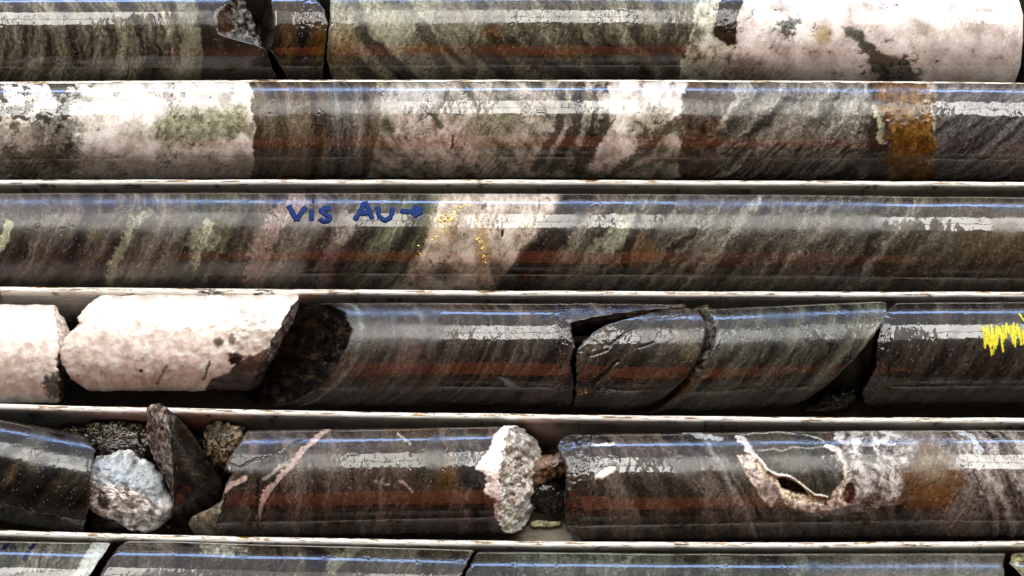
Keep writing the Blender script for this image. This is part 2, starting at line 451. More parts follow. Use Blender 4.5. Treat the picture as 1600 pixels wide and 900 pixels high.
def strokes(core, name, lines, width, mat, label=None, lift=.35, step=1.5, jag=0.0, seed=0):
    """thick ribbons laid on a core's surface"""
    V = []; F = []; rng = np.random.RandomState(seed)
    for pts in lines:
        pts = np.array(pts, float)
        seg = np.r_[0, np.cumsum(np.hypot(*np.diff(pts, axis=0).T))]
        n = max(2, int(seg[-1] / step) + 1); u = np.linspace(0, seg[-1], n)
        x = np.interp(u, seg, pts[:, 0]); y = np.interp(u, seg, pts[:, 1])
        if n > 6:
            for _ in range(2):
                x[1:-1] = (x[:-2] + 2 * x[1:-1] + x[2:]) / 4; y[1:-1] = (y[:-2] + 2 * y[1:-1] + y[2:]) / 4
        tx = np.gradient(x); ty = np.gradient(y); l = np.hypot(tx, ty) + 1e-9
        nx, ny = -ty / l, tx / l
        wl = width / 2 * (1 + jag * rng.uniform(-1, 1, n)); wr = width / 2 * (1 + jag * rng.uniform(-1, 1, n))
        wl[0] *= .6; wl[-1] *= .6; wr[0] *= .6; wr[-1] *= .6
        b0 = len(V)
        lf = lift + .04 * len(F) / 60.0
        for k in range(n):
            for o_ in (-wl[k], 0, wr[k]):
                V.append(core['surf'](x[k] + nx[k] * o_, y[k] + ny[k] * o_, lift if o_ else lift + .25))
        for k in range(n - 1):
            for j in range(2):
                a = b0 + k * 3 + j; F.append((a, a + 1, a + 4, a + 3))
    o = link_mesh(name, np.array(V) * U, np.array(F), [mat], core['root'])
    # ink and wax have a thickness
    md = o.modifiers.new('thick', 'SOLIDIFY'); md.thickness = .3 * U; md.offset = -1
    if label: o['label'] = label
    return o

# ------------------------------------------------------------------ loose rocks
def make_rock(name, label, outline, z0, zt, paint, cat='rock', seed=0, amp=5, l=28, ridge=None, res=1.6, mat=None, flat=.5, cuts=0, fineamp=1.0, under=1.0, group=None, part=None):
    """a stone: outline seen from the camera, its middle at height z0, half depth zt towards and away from it"""
    pts = np.array(outline, float); c = pts.mean(0)
    # outline radius as a function of direction, taken from the closed polygon
    m = int(2.2 * np.pi * np.abs(pts - c).max() / res / 1.6); al = np.linspace(0, 2 * np.pi, m, endpoint=False)
    rad = np.zeros(m)
    for i, a in enumerate(al):
        d = np.array([math.cos(a), math.sin(a)]); best = 0
        for k in range(len(pts)):
            p, q = pts[k] - c, pts[(k + 1) % len(pts)] - c
            e = q - p; den = d[0] * e[1] - d[1] * e[0]
            if abs(den) < 1e-9: continue
            t = (p[0] * e[1] - p[1] * e[0]) / den; u = (p[0] * d[1] - p[1] * d[0]) / den
            if t > 0 and -1e-6 <= u <= 1 + 1e-6: best = max(best, t)
        rad[i] = best
    K = max(8, int(np.median(rad) / res)); rr_ = 1 - np.linspace(1, 0, K + 1) ** 1.25
    lt_ = np.arccos(np.clip(rr_ ** (1 / flat), 0, 1)); lat = np.concatenate([-lt_, lt_[::-1][1:]])
    LA, AL = np.meshgrid(lat, al, indexing='ij'); RA = np.broadcast_to(rad, LA.shape)
    r = np.sign(1) * np.cos(LA) ** flat if flat != 1 else np.cos(LA)
    dx = RA * r * np.cos(AL); dy = RA * r * np.sin(AL)
    h = np.sin(LA) * zt
    h = np.where(h < 0, h * under, h)
    X = c[0] + dx; Y = c[1] + dy
    if ridge is not None: h = np.where(h > 0, h / zt * ridge(X, Y, r), h)
    p0 = unproj(c[0], c[1], z0); dep = (p0 - CAM) @ FWD; scale = DIST / dep
    Q = np.stack([dx, -dy, h * 1.0], -1).reshape(-1, 3)
    nrm = np.stack([np.cos(LA) * np.cos(AL), -np.cos(LA) * np.sin(AL), np.sin(LA)], -1).reshape(-1, 3)
    d = fbm3(Q + 300, l, 4, seed=seed, ridge=True) * amp * .8 + fbm3(Q + 100, l / 4.5, 3, seed=seed + 9, ridge=True) * fineamp * 1.3
    if cuts:
        rng = np.random.RandomState(seed + 5)
        for _ in range(cuts):
            v = rng.normal(size=3); v[2] = abs(v[2]) * .9 + .55; v /= np.linalg.norm(v)
            s_ = Q @ v; lim = s_.max() * rng.uniform(.66, .9)
            Q = Q.copy(); Q[:, 2] -= np.maximum(s_ - lim, 0) / max(v[2], .35)
    Q = Q + nrm * d[:, None]
    W = p0 + (Q[:, 0:1] * RIGHT + Q[:, 1:2] * UP - Q[:, 2:3] * FWD) / scale
    W[:, 2] = np.maximum(W[:, 2], .6)
    p = Paint((c[0] + Q[:, 0]), (c[1] - Q[:, 1]), Q[:, 1], Q[:, 2], seed)
    p.srf[:, 0] = 1.0; p.srf[:, 1] = .1
    paint(p)
    W = W + nrm * np.array([1, 1, 1]) @ np.stack([RIGHT, UP, -FWD]) * (p.dr / scale)[:, None]; W[:, 2] = np.maximum(W[:, 2], .6)
    F = grid_faces(2 * K + 1, m, True)
    o = link_mesh(name, W * U, F[:, ::-1], [mat or M_RUBBLE], None, p.col, p.srf)
    # put the origin at the stone's base
    me = o.data; b = np.array([p0[0], p0[1], max(W[:, 2].min(), 0)]) * U
    me.vertices.foreach_set('co', (W * U - b).astype('f4').ravel()); me.update(); o.location = b
    o['label'] = label; o['category'] = cat
    if group: o['group'] = group
    return o

exec_parts = True
# ================================================================== THE TRAY
RAILS = [
    (-72, [(0, -24), (800, -27), (1600, -23)]),
    (0, [(30, 132.0), (800, 129.3), (1570, 133.5)]),
    (1, [(30, 285.8), (800, 285.8), (1570, 289.3)]),
    (2, [(30, 453.0), (800, 459.0), (1570, 461.0)]),
    (3, [(30, 637.0), (800, 652.0), (1570, 658.0)]),
    (4, [(30, 834.5), (800, 850.5), (1570, 851.0)]),
    (5, [(0, 1040), (800, 1058), (1600, 1060)]),
]
def metal_mat():
    m = bpy.data.materials.new('painted_tray_metal'); m.use_nodes = True; nt = m.node_tree; L = nt.links.new
    b = nt.nodes['Principled BSDF']
    at = node(nt, 'ShaderNodeAttribute', attribute_name='Col')
    tc = node(nt, 'ShaderNodeTexCoord'); mp = node(nt, 'ShaderNodeMapping'); mp.inputs['Scale'].default_value = (.25, 1, 1)
    L(tc.outputs['Object'], mp.inputs['Vector'])
    n = node(nt, 'ShaderNodeTexNoise'); n.inputs['Scale'].default_value = 1 / (7 * U); n.inputs['Detail'].default_value = 5
    L(mp.outputs[0], n.inputs['Vector'])
    mr = node(nt, 'ShaderNodeMapRange'); mr.inputs[1].default_value = .3; mr.inputs[2].default_value = .7; mr.inputs[3].default_value = .75; mr.inputs[4].default_value = 1.15
    L(n.outputs[0], mr.inputs[0])
    mx = node(nt, 'ShaderNodeVectorMath', operation='SCALE'); L(at.outputs['Color'], mx.inputs[0]); L(mr.outputs[0], mx.inputs['Scale'])
    L(mx.outputs[0], b.inputs['Base Color'])
    b.inputs['Roughness'].default_value = .42; b.inputs['Metallic'].default_value = .15
    bp = node(nt, 'ShaderNodeBump'); bp.inputs['Distance'].default_value = .5 * U; bp.inputs['Strength'].default_value = .6
    L(n.outputs[0], bp.inputs['Height']); L(bp.outputs[0], b.inputs['Normal'])
    return m
M_TRAY = metal_mat()
M_FLOOR = metal_mat(); M_FLOOR.name = 'shade_darkened_tray_floor'
fb = M_FLOOR.node_tree.nodes['Principled BSDF']; fb.inputs['Roughness'].default_value = .9; fb.inputs['Metallic'].default_value = 0; fb.inputs['Specular IOR Level'].default_value = .05

tray = thing('core_tray', 'pale painted metal core tray with rust-stained divider rails between the rows of drill core', 'core tray', (0, 0, 0))
def rail(i, pts, seed):
    pts = np.array(pts, float); pf = np.polyfit(pts[:, 0], pts[:, 1], 2)
    X = np.arange(-120, 1722, STEP); r = 4.9
    C = unproj(X, np.polyval(pf, X), RAILZ - r)
    a = np.linspace(-90, 90, 15) * math.pi / 180
    prof = [(-r, -(RAILZ - r) + .3), (-r, -45), (-r, -12)] + [(r * math.sin(q), r * math.cos(q)) for q in a] + [(r, -12), (r, -45), (r, -(RAILZ - r) + .3)]
    prof = np.array(prof)
    V = np.zeros((len(X), len(prof), 3)); V[:] = C[:, None, :]
    V[..., 1] += prof[None, :, 0]; V[..., 2] += prof[None, :, 1]
    # dents in the folded edge
    dent = fbm(X, X * 0 + seed * 31, 160, o=4, seed=seed) * 1.1
    V[..., 2] += dent[:, None] * .6; V[..., 1] += (dent * .5)[:, None]
    sx_ = np.repeat(X[:, None], len(prof), 1); sp = np.broadcast_to(prof[None, :, 0], sx_.shape); sz = np.broadcast_to(prof[None, :, 1], sx_.shape)
    x = sx_.ravel(); y = (sp * 1.5 + np.minimum(sz, 0) * -1.0 * np.sign(sp)).ravel()
    col = np.tile(lin((238, 235, 230)), (len(x), 1))
    n1 = fbm(x, y, 60, 5, o=5, seed=seed + 2, gain=.65); n2 = fbm(x, y, 22, 4, o=4, seed=seed + 12, gain=.7)
    side = (sp.ravel() > -1.2) & (sz.ravel() > -8)
    m = sst(.0, .22, n1 + .4 * n2) * np.where(side, 1, .18)
    col = col * (1 - m[:, None]) + lin((138, 100, 36)) * m[:, None]
    m = sst(.32, .46, n1 + .55 * n2) * np.where(side, 1, .8)
    col = col * (1 - m[:, None]) + lin((45, 30, 18)) * m[:, None]
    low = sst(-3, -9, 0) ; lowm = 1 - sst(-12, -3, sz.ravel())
    col = col * (1 - .55 * lowm[:, None])  # shade inside the channels painted into the rail sides below the top
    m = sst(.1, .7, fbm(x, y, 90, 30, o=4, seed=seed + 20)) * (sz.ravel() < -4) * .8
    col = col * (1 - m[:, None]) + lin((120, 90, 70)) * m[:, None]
    if i == 2:   # mud smeared along the far edge of this rail
        for c0, c1 in ((305, 348), (392, 432)):
            m = sst(c0, c0 + 8, x) * (1 - sst(c1 - 8, c1, x)) * (sp.ravel() < 0) * sst(-.3, .2, n2 + .3)
            m = sst(c0, c0 + 8, x) * (1 - sst(c1 - 8, c1, x)) * (sp.ravel() < 3.0) * sst(-.25, .1, n2)
            col = col * (1 - m[:, None]) + lin((52, 38, 28)) * m[:, None]
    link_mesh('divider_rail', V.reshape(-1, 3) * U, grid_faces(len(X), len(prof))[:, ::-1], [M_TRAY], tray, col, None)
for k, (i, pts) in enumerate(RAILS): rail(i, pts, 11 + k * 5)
# floor of the tray: one sheet with a shallow hollow under every row
xs = np.arange(-560, 561, 8.0) * 1.0; 
ry = [unproj(800, np.polyval(np.polyfit(np.array(p)[:, 0], np.array(p)[:, 1], 2), 800), RAILZ)[1] for _, p in RAILS]
gx = np.linspace(-1250, 1250, 260); gy = np.linspace(min(ry) - 6, max(ry) + 6, 330)
GX, GY = np.meshgrid(gx, gy, indexing='ij')
FZ = 0 * GX - .5
colf = np.tile(lin((150, 142, 128)), (GX.size, 1))
m = sst(-.1, .5, fbm(GX.ravel(), GY.ravel(), 60, o=5, seed=3, gain=.6)) * .75
colf = colf * (1 - m[:, None]) + lin((96, 84, 66)) * m[:, None]
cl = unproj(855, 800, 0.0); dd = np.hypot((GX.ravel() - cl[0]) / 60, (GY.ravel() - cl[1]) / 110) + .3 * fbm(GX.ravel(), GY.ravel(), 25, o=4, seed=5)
m = sst(.8, 1.1, dd) * .93   # channel shade painted dark into the floor, except in the open gap
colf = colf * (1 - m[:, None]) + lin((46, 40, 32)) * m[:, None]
link_mesh('tray_floor', np.stack([GX, GY, FZ], -1).reshape(-1, 3) * U, grid_faces(len(gx), len(gy))[:, ::-1], [M_FLOOR], tray, colf, None)

# ================================================================== ROCK COLOURS
DK = [(34, 30, 27), (60, 55, 49), (84, 78, 70), (112, 108, 98)]            # dark schist
GB = [(48, 42, 36), (88, 80, 70), (122, 114, 102), (150, 146, 132)]        # grey brown
GG = [(50, 52, 42), (98, 100, 86), (138, 140, 122), (176, 178, 156)]       # grey green
QZ = [(150, 140, 128), (200, 188, 178), (226, 214, 206), (242, 236, 230)]  # quartz
PQ = [(120, 104, 100), (168, 148, 142), (205, 188, 182), (225, 212, 206)]  # pinkish quartz
GREEN = (66, 70, 50)

# ---------------------------------------------------------------- row 1
def p(q):
    q.foliate([(62, 56, 48), (94, 88, 77), (124, 118, 104), (148, 144, 128)], a=-.05, b=.45, wl=26, contrast=1.25)
    m = q.mask_x(298, None, 5, -.05, .2)
    q.foliate([(34, 27, 20), (66, 54, 40), (92, 80, 62)], a=-.05, b=.45, wl=40, mask=m)
    m = q.mask_x(268, 299, 5, -.05, .2); q.put(m, (140, 142, 122), alpha=.55)
    q.wig(q.mask_x(160, 260, 30), .15); q.relief(1, .25, 18)
def p1end(q):
    q.mottle([(40, 38, 34), (84, 82, 76), (130, 128, 120), (165, 165, 160)], 9, contrast=1.2)
    q.put(q.ell(350, 26, 13, 20, 20), (96, 66, 46)); q.srf[:, 1] = .05
f1 = interp_cut([(75, 380), (62, 384), (22, 400), (-13, 412), (-62, 432), (-75, 436)], rough=2, seed=4)
def cut1(yy, zz): return f1(yy, zz) - .95 * np.maximum(zz - 8, 0) * sst(-14, 14, yy) * (1 - .35 * sst(40, 75, yy))
make_core('drill_core', 'banded grey drill core with a chipped rough end, at the left of the topmost row', [(0, 65), (800, 62)], lambda a, b: -110 + 0 * a, cut1, p, 1, faceR=p1end, capamp=(2, 3), crisp=[(-200, 275)])
def p(q):
    q.foliate([(26, 20, 15), (58, 44, 30), (84, 66, 46), (104, 88, 64)], a=.1, b=.1, wl=28, warp=14)
    q.put(q.ell(497, 60, 12, 30, 0, .7), (120, 88, 36), alpha=.5); q.put(q.line([(470, 118), (484, 104), (500, 70)], 3, 4), (120, 110, 90), alpha=.35)
    q.relief(q.ell(490, 15, 30, 26), 1.2, 10); q.wig(q.ell(488, 14, 34, 26), .9); q.relief(1, .35, 16)
f2 = interp_cut([(75, 419), (30, 418), (0, 416), (-14, 412), (-30, 423), (-62, 442), (-75, 448)], .14, rough=1.5, seed=5)
f3 = interp_cut([(75, 488), (62, 497), (45, 508), (25, 513), (8, 510), (-15, 507), (-50, 504), (-75, 503)], rough=1.5, seed=6)
def dkface(q): q.mottle([(14, 12, 10), (40, 33, 26), (70, 58, 46)], 12)
make_core('drill_core', 'short dark brown block of core between two cracks in the topmost row', [(0, 65), (800, 62)], lambda a, b: f2(a, b) - 0, f3, p, 2, faceL=dkface, faceR=dkface, crisp=[(415, 510)])
def p(q):
    q.foliate([(74, 68, 56), (112, 108, 94), (146, 144, 126), (170, 170, 152)], a=-.15, b=.4, wl=42, warp=16, contrast=.85)
    q.foliate([(66, 60, 48), (98, 92, 78), (128, 124, 108), (150, 148, 130)], a=-.2, b=.3, wl=34, mask=q.mask_x(685, None, 20, 0, .2), warp=14, seed=9)
    q.put(q.ell(540, 78, 26, 34, 0, .8), (132, 98, 52), alpha=.5); q.put(q.ell(535, 50, 24, 22, 0, .8), (150, 130, 90), alpha=.4)
    q.put(q.ell(618, 40, 34, 40, -30, .7), (172, 172, 150), alpha=.55)
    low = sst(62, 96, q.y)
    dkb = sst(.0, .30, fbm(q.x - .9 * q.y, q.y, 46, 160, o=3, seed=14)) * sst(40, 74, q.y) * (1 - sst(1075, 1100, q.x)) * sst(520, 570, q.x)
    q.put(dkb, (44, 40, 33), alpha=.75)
    for (x0, y0, x1, y1, w_) in ((562, 40, 640, 120, 16), (800, 62, 905, 128, 20), (660, 30, 700, 110, 14), (930, 70, 980, 125, 12)):
        q.put(q.line([(x0, y0), (x1, y1)], w_, 8, 5), (44, 40, 32), alpha=.6)
    for (x, y, rx, ry) in ((795, 70, 22, 12), (768, 40, 16, 12), (660, 66, 26, 8), (870, 74, 40, 9)):
        q.put(q.ell(x, y, rx, ry, 0, .7), (130, 92, 52), alpha=.4)
    # quartz end
    mq = q.mask_x(1076, None, 3, .25, 0, 10)
    q.mottle([(120, 118, 100), (168, 166, 148), (196, 194, 180), (208, 204, 196)], 22, mask=mq)
    mq2 = q.mask_x(1150, None, 10, .25, 0, 16)
    q.mottle([(186, 174, 168), (206, 195, 190), (218, 209, 204), (226, 219, 215)], 40, mask=mq2, contrast=.8)
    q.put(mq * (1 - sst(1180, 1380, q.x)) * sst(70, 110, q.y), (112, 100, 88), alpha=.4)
    q.put(q.poly([(1128, -10), (1162, -10), (1152, 20), (1150, 58), (1136, 62), (1114, 40), (1118, 18)], 3, 5), (74, 56, 38)); q.relief(q.ell(1136, 25, 20, 34), .9, 9)
    q.put(q.poly([(1312, 30), (1338, 40), (1375, 70), (1425, 88), (1440, 122), (1370, 128), (1368, 100), (1350, 66)], 8, 12), (70, 70, 58), alpha=.8)
    q.pits(q.ell(1390, 95, 60, 40, 0, .5), 7, .6, .05, (40, 42, 34)); q.pits(q.ell(1232, 30, 20, 22, 0, .5), 6, .5, -.05, (70, 78, 74))
    q.put(q.ell(1285, 45, 13, 14, 0, .8), (176, 146, 92), alpha=.6); q.pits(q.mask_x(1160, 1330, 20) * (1 - sst(60, 90, q.y)), 6, .4, .22, (96, 104, 100), alpha=.5)
    q.put(q.ell(1165, 100, 26, 24, 0, .7), (110, 78, 50), alpha=.5)
    q.put(q.line([(1330, 40), (1360, 62), (1372, 96)], 10, 8, 8), (110, 110, 96), alpha=.7)
    q.dull(q.mask_x(1400, None, 60), .0); q.wig(q.mask_x(1290, None, 60), .08); q.wig(q.mask_x(780, 1000, 40), .7); q.relief(1 - mq2, .3, 14)
f4 = interp_cut([(75, 520), (62, 517), (35, 516), (5, 513), (-30, 510), (-62, 518), (-75, 520)], rough=1.5, seed=7)
f5 = interp_cut([(75, 1584), (62, 1590), (40, 1597), (0, 1598), (-40, 1596), (-62, 1589), (-75, 1582)], rough=.8, seed=8)
qface = lambda q: q.mottle(QZ, 20)
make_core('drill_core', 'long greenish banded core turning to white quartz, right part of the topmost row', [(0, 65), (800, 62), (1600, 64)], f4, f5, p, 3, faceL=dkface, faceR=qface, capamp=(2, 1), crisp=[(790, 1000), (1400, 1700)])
make_core('drill_core', 'beige core end just showing past the white quartz, top right corner', [(0, 65), (800, 62), (1600, 66)], lambda a, b: 1603 + .05 * b, lambda a, b: 1700 + 0 * a, lambda q: q.mottle([(120, 108, 84), (168, 154, 128), (190, 178, 154)], 30), 4, faceL=lambda q: q.mottle([(120, 108, 84), (168, 154, 128), (190, 178, 154)], 30), R=74)

# ---------------------------------------------------------------- row 2
def p(q):
    q.mottle([(96, 98, 80), (138, 136, 118), (176, 168, 154), (200, 192, 182)], 26, contrast=1., ang=20, an=1.6)
    # white quartz on the left with dark green clots
    mq = q.mask_x(None, 388, 3, 0, .12, 9)
    q.mottle([(180, 174, 164), (204, 196, 188), (218, 211, 205), (228, 222, 217)], 30, mask=mq, contrast=.9)
    q.pits(q.mask_x(None, 125, 20), 9, .6, -.05, (62, 66, 50), alpha=.85)
    q.put(q.ell(90, 200, 34, 42, -10, .6, .6), (66, 68, 56), alpha=.6); q.put(q.ell(30, 215, 60, 26, 0, .6, .5), (150, 138, 126), alpha=.6)
    q.put(q.ell(40, 250, 70, 20, 0, .5, .5), (112, 108, 84), alpha=.6)
    m = q.poly([(235, 205), (262, 160), (330, 165), (385, 160), (396, 200), (360, 214), (300, 222), (262, 226)], 16, 16)
    q.mottle([(122, 122, 96), (152, 151, 124), (174, 172, 148)], 12, mask=m * .85); q.pits(m, 7, .5, .16, (96, 94, 72), alpha=.6)
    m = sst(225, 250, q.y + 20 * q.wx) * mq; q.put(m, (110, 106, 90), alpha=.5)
    # brown schist
    ms = q.mask_x(388, 585, 4, .0, .12, 9)
    q.foliate([(52, 42, 34), (96, 84, 70), (120, 108, 92), (138, 128, 110)], a=0, b=.2, wl=20, mask=ms, warp=5, contrast=.9)
    q.foliate([(44, 40, 38), (98, 96, 92), (140, 138, 134)], a=0, b=.18, wl=11, mask=q.mask_x(506, 560, 8, 0, .12), warp=3)
    q.put(q.ell(560, 200, 10, 60, 0, .9), (166, 156, 146), alpha=.5)
    # mixed pink quartz and green grey
    mm = q.mask_x(585, 960, 10, .2, .1)
    q.mottle([(96, 96, 80), (138, 134, 118), (164, 155, 144), (188, 177, 168)], 22, mask=mm, contrast=.95, ang=-40, an=2.0)
    q.mottle([(150, 134, 124), (178, 164, 155), (204, 192, 184)], 18, mask=q.ell(690, 205, 70, 42, -10, .5, .6))
    q.put(q.ell(768, 190, 50, 26, 30, .6, .6), (136, 133, 104), alpha=.45); q.put(q.ell(640, 150, 50, 18, 0, .6), (190, 186, 186), alpha=.55)
    q.put(q.line([(660, 160), (678, 176), (690, 192)], 5, 4, 5), (78, 80, 62), alpha=.8); q.put(q.line([(700, 138), (676, 182)], 4, 4, 5), (90, 92, 76), alpha=.6)
    for (x0, x1, w_) in ((905, 872, 12), (950, 915, 14), (880, 846, 8), (932, 905, 5)):
        q.put(q.line([(x0, 130), (x0 - 5, 190), (x1 - 12, 262)], w_, 6, 6), (58, 46, 38), alpha=.75)
    q.put(q.line([(708, 205), (706, 225)], 3, 1, 2), (84, 20, 18), alpha=.9)
    # white quartz lens
    m = q.poly([(948, 120), (1075, 120), (1062, 160), (1045, 190), (1000, 236), (930, 262), (925, 230), (958, 196), (940, 160)], 6, 16)
    q.mottle([(178, 167, 158), (205, 196, 188), (224, 217, 210)], 24, mask=m)
    q.put(q.ell(1012, 185, 30, 26, 30, .6, .8), (134, 130, 104), alpha=.6); q.pits(q.ell(1010, 190, 34, 30), 7, .5, .0, (80, 74, 50))
    q.put(q.line([(960, 265), (1010, 225), (1055, 180)], 10, 9, 8), (84, 74, 62), alpha=.75)
    # brown then grey mottled schist
    m = q.mask_x(1064, 1136, 7, .1, 0, 10); q.mottle([(66, 52, 42), (104, 88, 72), (128, 112, 96)], 18, mask=m)
    m = q.mask_x(1126, 1375, 10, .1, 0, 16)
    q.foliate([(72, 68, 60), (112, 108, 98), (144, 141, 131), (172, 168, 160)], a=.9, b=.3, wl=26, mask=m, warp=22, contrast=1.0)
    q.put(q.line([(1172, 200), (1200, 182), (1225, 150)], 8, 6, 6), (52, 50, 38), alpha=.75)
    q.put(q.ell(1238, 210, 50, 30, 20, .6), (150, 140, 130), alpha=.5); q.put(q.ell(1192, 252, 30, 24, 30, .6), (128, 112, 106), alpha=.6)
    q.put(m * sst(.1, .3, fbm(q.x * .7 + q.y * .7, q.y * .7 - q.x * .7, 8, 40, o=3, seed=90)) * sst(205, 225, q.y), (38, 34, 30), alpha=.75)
    # ochre clay seam
    q.put(q.mask_x(1354, 1385, 10, 0, .05, 14), (64, 56, 40), alpha=.85)
    mo = q.mask_x(1378, 1456, 6, -.1, .05, 22)
    q.mottle([(98, 70, 32), (122, 88, 42), (140, 104, 54), (152, 122, 76)], 18, mask=mo, contrast=.9); q.dull(mo, .12); q.relief(mo, 1.0, 10)
    q.put(q.line([(1366, 162), (1374, 180), (1378, 215)], 5, 5, 7), (186, 182, 160), alpha=.7)
    mr_ = q.mask_x(1458, None, 6, 0, .05, 6)
    q.foliate([(58, 56, 58), (88, 86, 86), (112, 110, 108), (138, 136, 132)], a=1.2, b=.2, wl=14, mask=mr_, warp=12)
    q.put(q.ell(1580, 240, 40, 22, 20, .6), (142, 128, 124), alpha=.55)
    q.wig(mq, .22); q.wig(q.mask_x(150, 385, 30), .1); q.wig(q.mask_x(1100, 1350, 40), .9); q.wig(mr_, .35); q.relief(q.mask_x(1100, None, 20), .5, 12)
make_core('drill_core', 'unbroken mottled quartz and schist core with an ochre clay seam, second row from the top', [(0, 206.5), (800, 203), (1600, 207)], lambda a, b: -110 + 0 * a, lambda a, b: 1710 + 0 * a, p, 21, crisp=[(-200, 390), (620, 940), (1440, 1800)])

# ---------------------------------------------------------------- row 3
def p(q):
    q.foliate([(60, 52, 47), (90, 81, 73), (112, 104, 95), (134, 128, 118)], a=.42, b=.28, wl=22, warp=9, contrast=1.0)
    q.put(q.mask_x(95, 118, 8, .4, .2), (36, 28, 24), alpha=.6)
    pale = (172, 176, 150)
    q.put(q.line([(232, 330), (205, 352), (186, 392), (170, 440)], 9, 10, 9), pale, alpha=.55); q.pits(q.line([(232, 330), (205, 352), (186, 392), (170, 440)], 20, 8), 5, .4, .1, (60, 60, 46))
    q.put(q.line([(14, 350), (2, 385)], 12, 5, 6), pale, alpha=.8); q.put(q.ell(148, 362, 14, 16, 50, .7), (140, 134, 92), alpha=.35)
    q.foliate([(46, 46, 34), (90, 90, 72), (120, 118, 100)], a=.42, b=.2, wl=20, mask=q.mask_x(262, 345, 10, .4, .25), seed=3)
    q.put(q.ell(318, 372, 26, 20, 30, .5, .9), (160, 158, 140), alpha=.6); q.put(q.line([(300, 415), (316, 385), (330, 350)], 9, 5, 12), (166, 166, 146), alpha=.7)
    q.put(q.line([(468, 312), (430, 345), (408, 385), (396, 445)], 26, 10, 7), (160, 142, 134), alpha=.7)
    q.put(q.line([(545, 345), (520, 385), (505, 440)], 20, 10, 8), (132, 114, 108), alpha=.65); q.put(q.line([(560, 330), (534, 372)], 14, 8, 8), (160, 158, 148), alpha=.5)
    m = q.mask_x(560, 690, 12, .6, .2); q.foliate([(52, 54, 40), (96, 98, 80), (128, 130, 110)], a=.6, b=.2, wl=20, mask=m, seed=4)
    # quartz with the gold
    m = q.poly([(694, 295), (882, 295), (862, 350), (830, 378), (800, 412), (780, 450), (600, 470), (640, 420), (668, 370)], 16, 12)
    q.mottle([(152, 137, 122), (174, 161, 147), (190, 179, 166), (204, 195, 183)], 30, mask=m, contrast=.9)
    q.put(q.ell(755, 385, 10, 52, 5, .9), (168, 130, 60), alpha=.45); q.put(q.ell(692, 352, 24, 26, 30, .9), (170, 140, 80), alpha=.3)
    q.put(q.ell(690, 424, 16, 14, 0, .8, .6), (66, 50, 40), alpha=.6); q.put(q.line([(786, 358), (784, 366)], 3, 2), (40, 34, 28)); q.put(q.ell(778, 425, 12, 20, 20, .8), (60, 44, 34), alpha=.6)
    # dark band and right-hand part
    q.put(q.mask_x(818, 872, 10, .75, .1, 8) * sst(600, 760, q.x), (52, 44, 34), alpha=.75)
    q.put(q.line([(853, 388), (830, 420), (815, 446)], 4, 3, 2), (110, 84, 70), alpha=.7)
    q.put(q.line([(935, 330), (900, 372), (884, 395)], 14, 12, 8), (148, 140, 128), alpha=.5)
    m = q.mask_x(900, None, 16, .75, .1)
    q.foliate([(60, 56, 48), (92, 88, 77), (118, 115, 103), (146, 144, 132)], a=.85, b=.15, wl=26, mask=m, warp=16, contrast=1.0, seed=6)
    q.put(q.poly([(968, 330), (1005, 330), (988, 370), (955, 398), (938, 385)], 6, 8), (156, 160, 140), alpha=.65)
    q.put(q.ell(1000, 392, 30, 20, 20, .7, .7), (150, 122, 90), alpha=.5); q.put(q.line([(1000, 330), (985, 375), (968, 440)], 8, 5, 6), (44, 38, 30), alpha=.7)
    for (a0, b0, a1, b1) in ((1195, 330, 1140, 420), (1290, 320, 1255, 380), (1240, 360, 1200, 440), (1375, 340, 1335, 440)):
        q.put(q.line([(a0, b0), (a1, b1)], 9, 7, 8), (48, 44, 34), alpha=.6)
    q.put(q.ell(1260, 360, 46, 20, 30, .7), (140, 136, 128), alpha=.4)
    m = q.mask_x(1400, None, 60, .5); q.put(m, (84, 74, 60), alpha=.55); q.put(q.ell(1560, 370, 60, 40, 0, .8), (124, 108, 84), alpha=.45)
    q.put(q.line([(1290, 395), (1225, 445)], 16, 14, 6), (110, 98, 90), alpha=.5)
    q.wig(q.mask_x(None, 330, 60), .55); q.dull(q.mask_x(None, 300, 80), .20); q.wig(q.mask_x(690, 860, 20), .06); q.wig(q.mask_x(870, None, 30), .45)
    q.relief(q.mask_x(880, 1060, 20), .55, 16); q.relief(q.mask_x(1060, None, 20), .5, 22); q.dull(q.mask_x(1070, 1400, 60), .12)
c3 = make_core('drill_core', 'foliated core with blue marker writing and specks of gold in pale quartz, third row', [(0, 380), (800, 380.5), (1600, 386)], lambda a, b: -110 + 0 * a, lambda a, b: 1710 + 0 * a, p, 31, crisp=[(560, 880), (925, 985), (1370, 1545)])
T = []
T += [[(451, 320), (457, 331), (464, 344)], [(464, 344), (470, 332), (478, 322)]]            # V
T += [[(487, 326), (487, 344)], [(488, 313.6), (491, 313.2)]]                                                # i
T += [[(517, 325), (506, 325), (501, 329), (508, 333), (516, 337), (515, 343), (505, 344.5), (499, 340)]]    # S
T += [[(554, 343), (562, 330), (570, 315)], [(570, 315), (577, 326), (582, 341)], [(560, 333), (580, 331)]]  # A
T += [[(590, 322), (592, 336), (600, 343), (609, 340), (613, 330), (613, 323)]]                              # U
T += [[(625, 329), (645, 330), (659, 329)], [(646, 321.5), (660, 328.5)], [(660, 328.5), (646, 337)]]        # arrow
strokes(c3, 'marker_writing', T, 8.0, M_INK, 'blue marker letters reading VIS AU with an arrow', jag=.22)
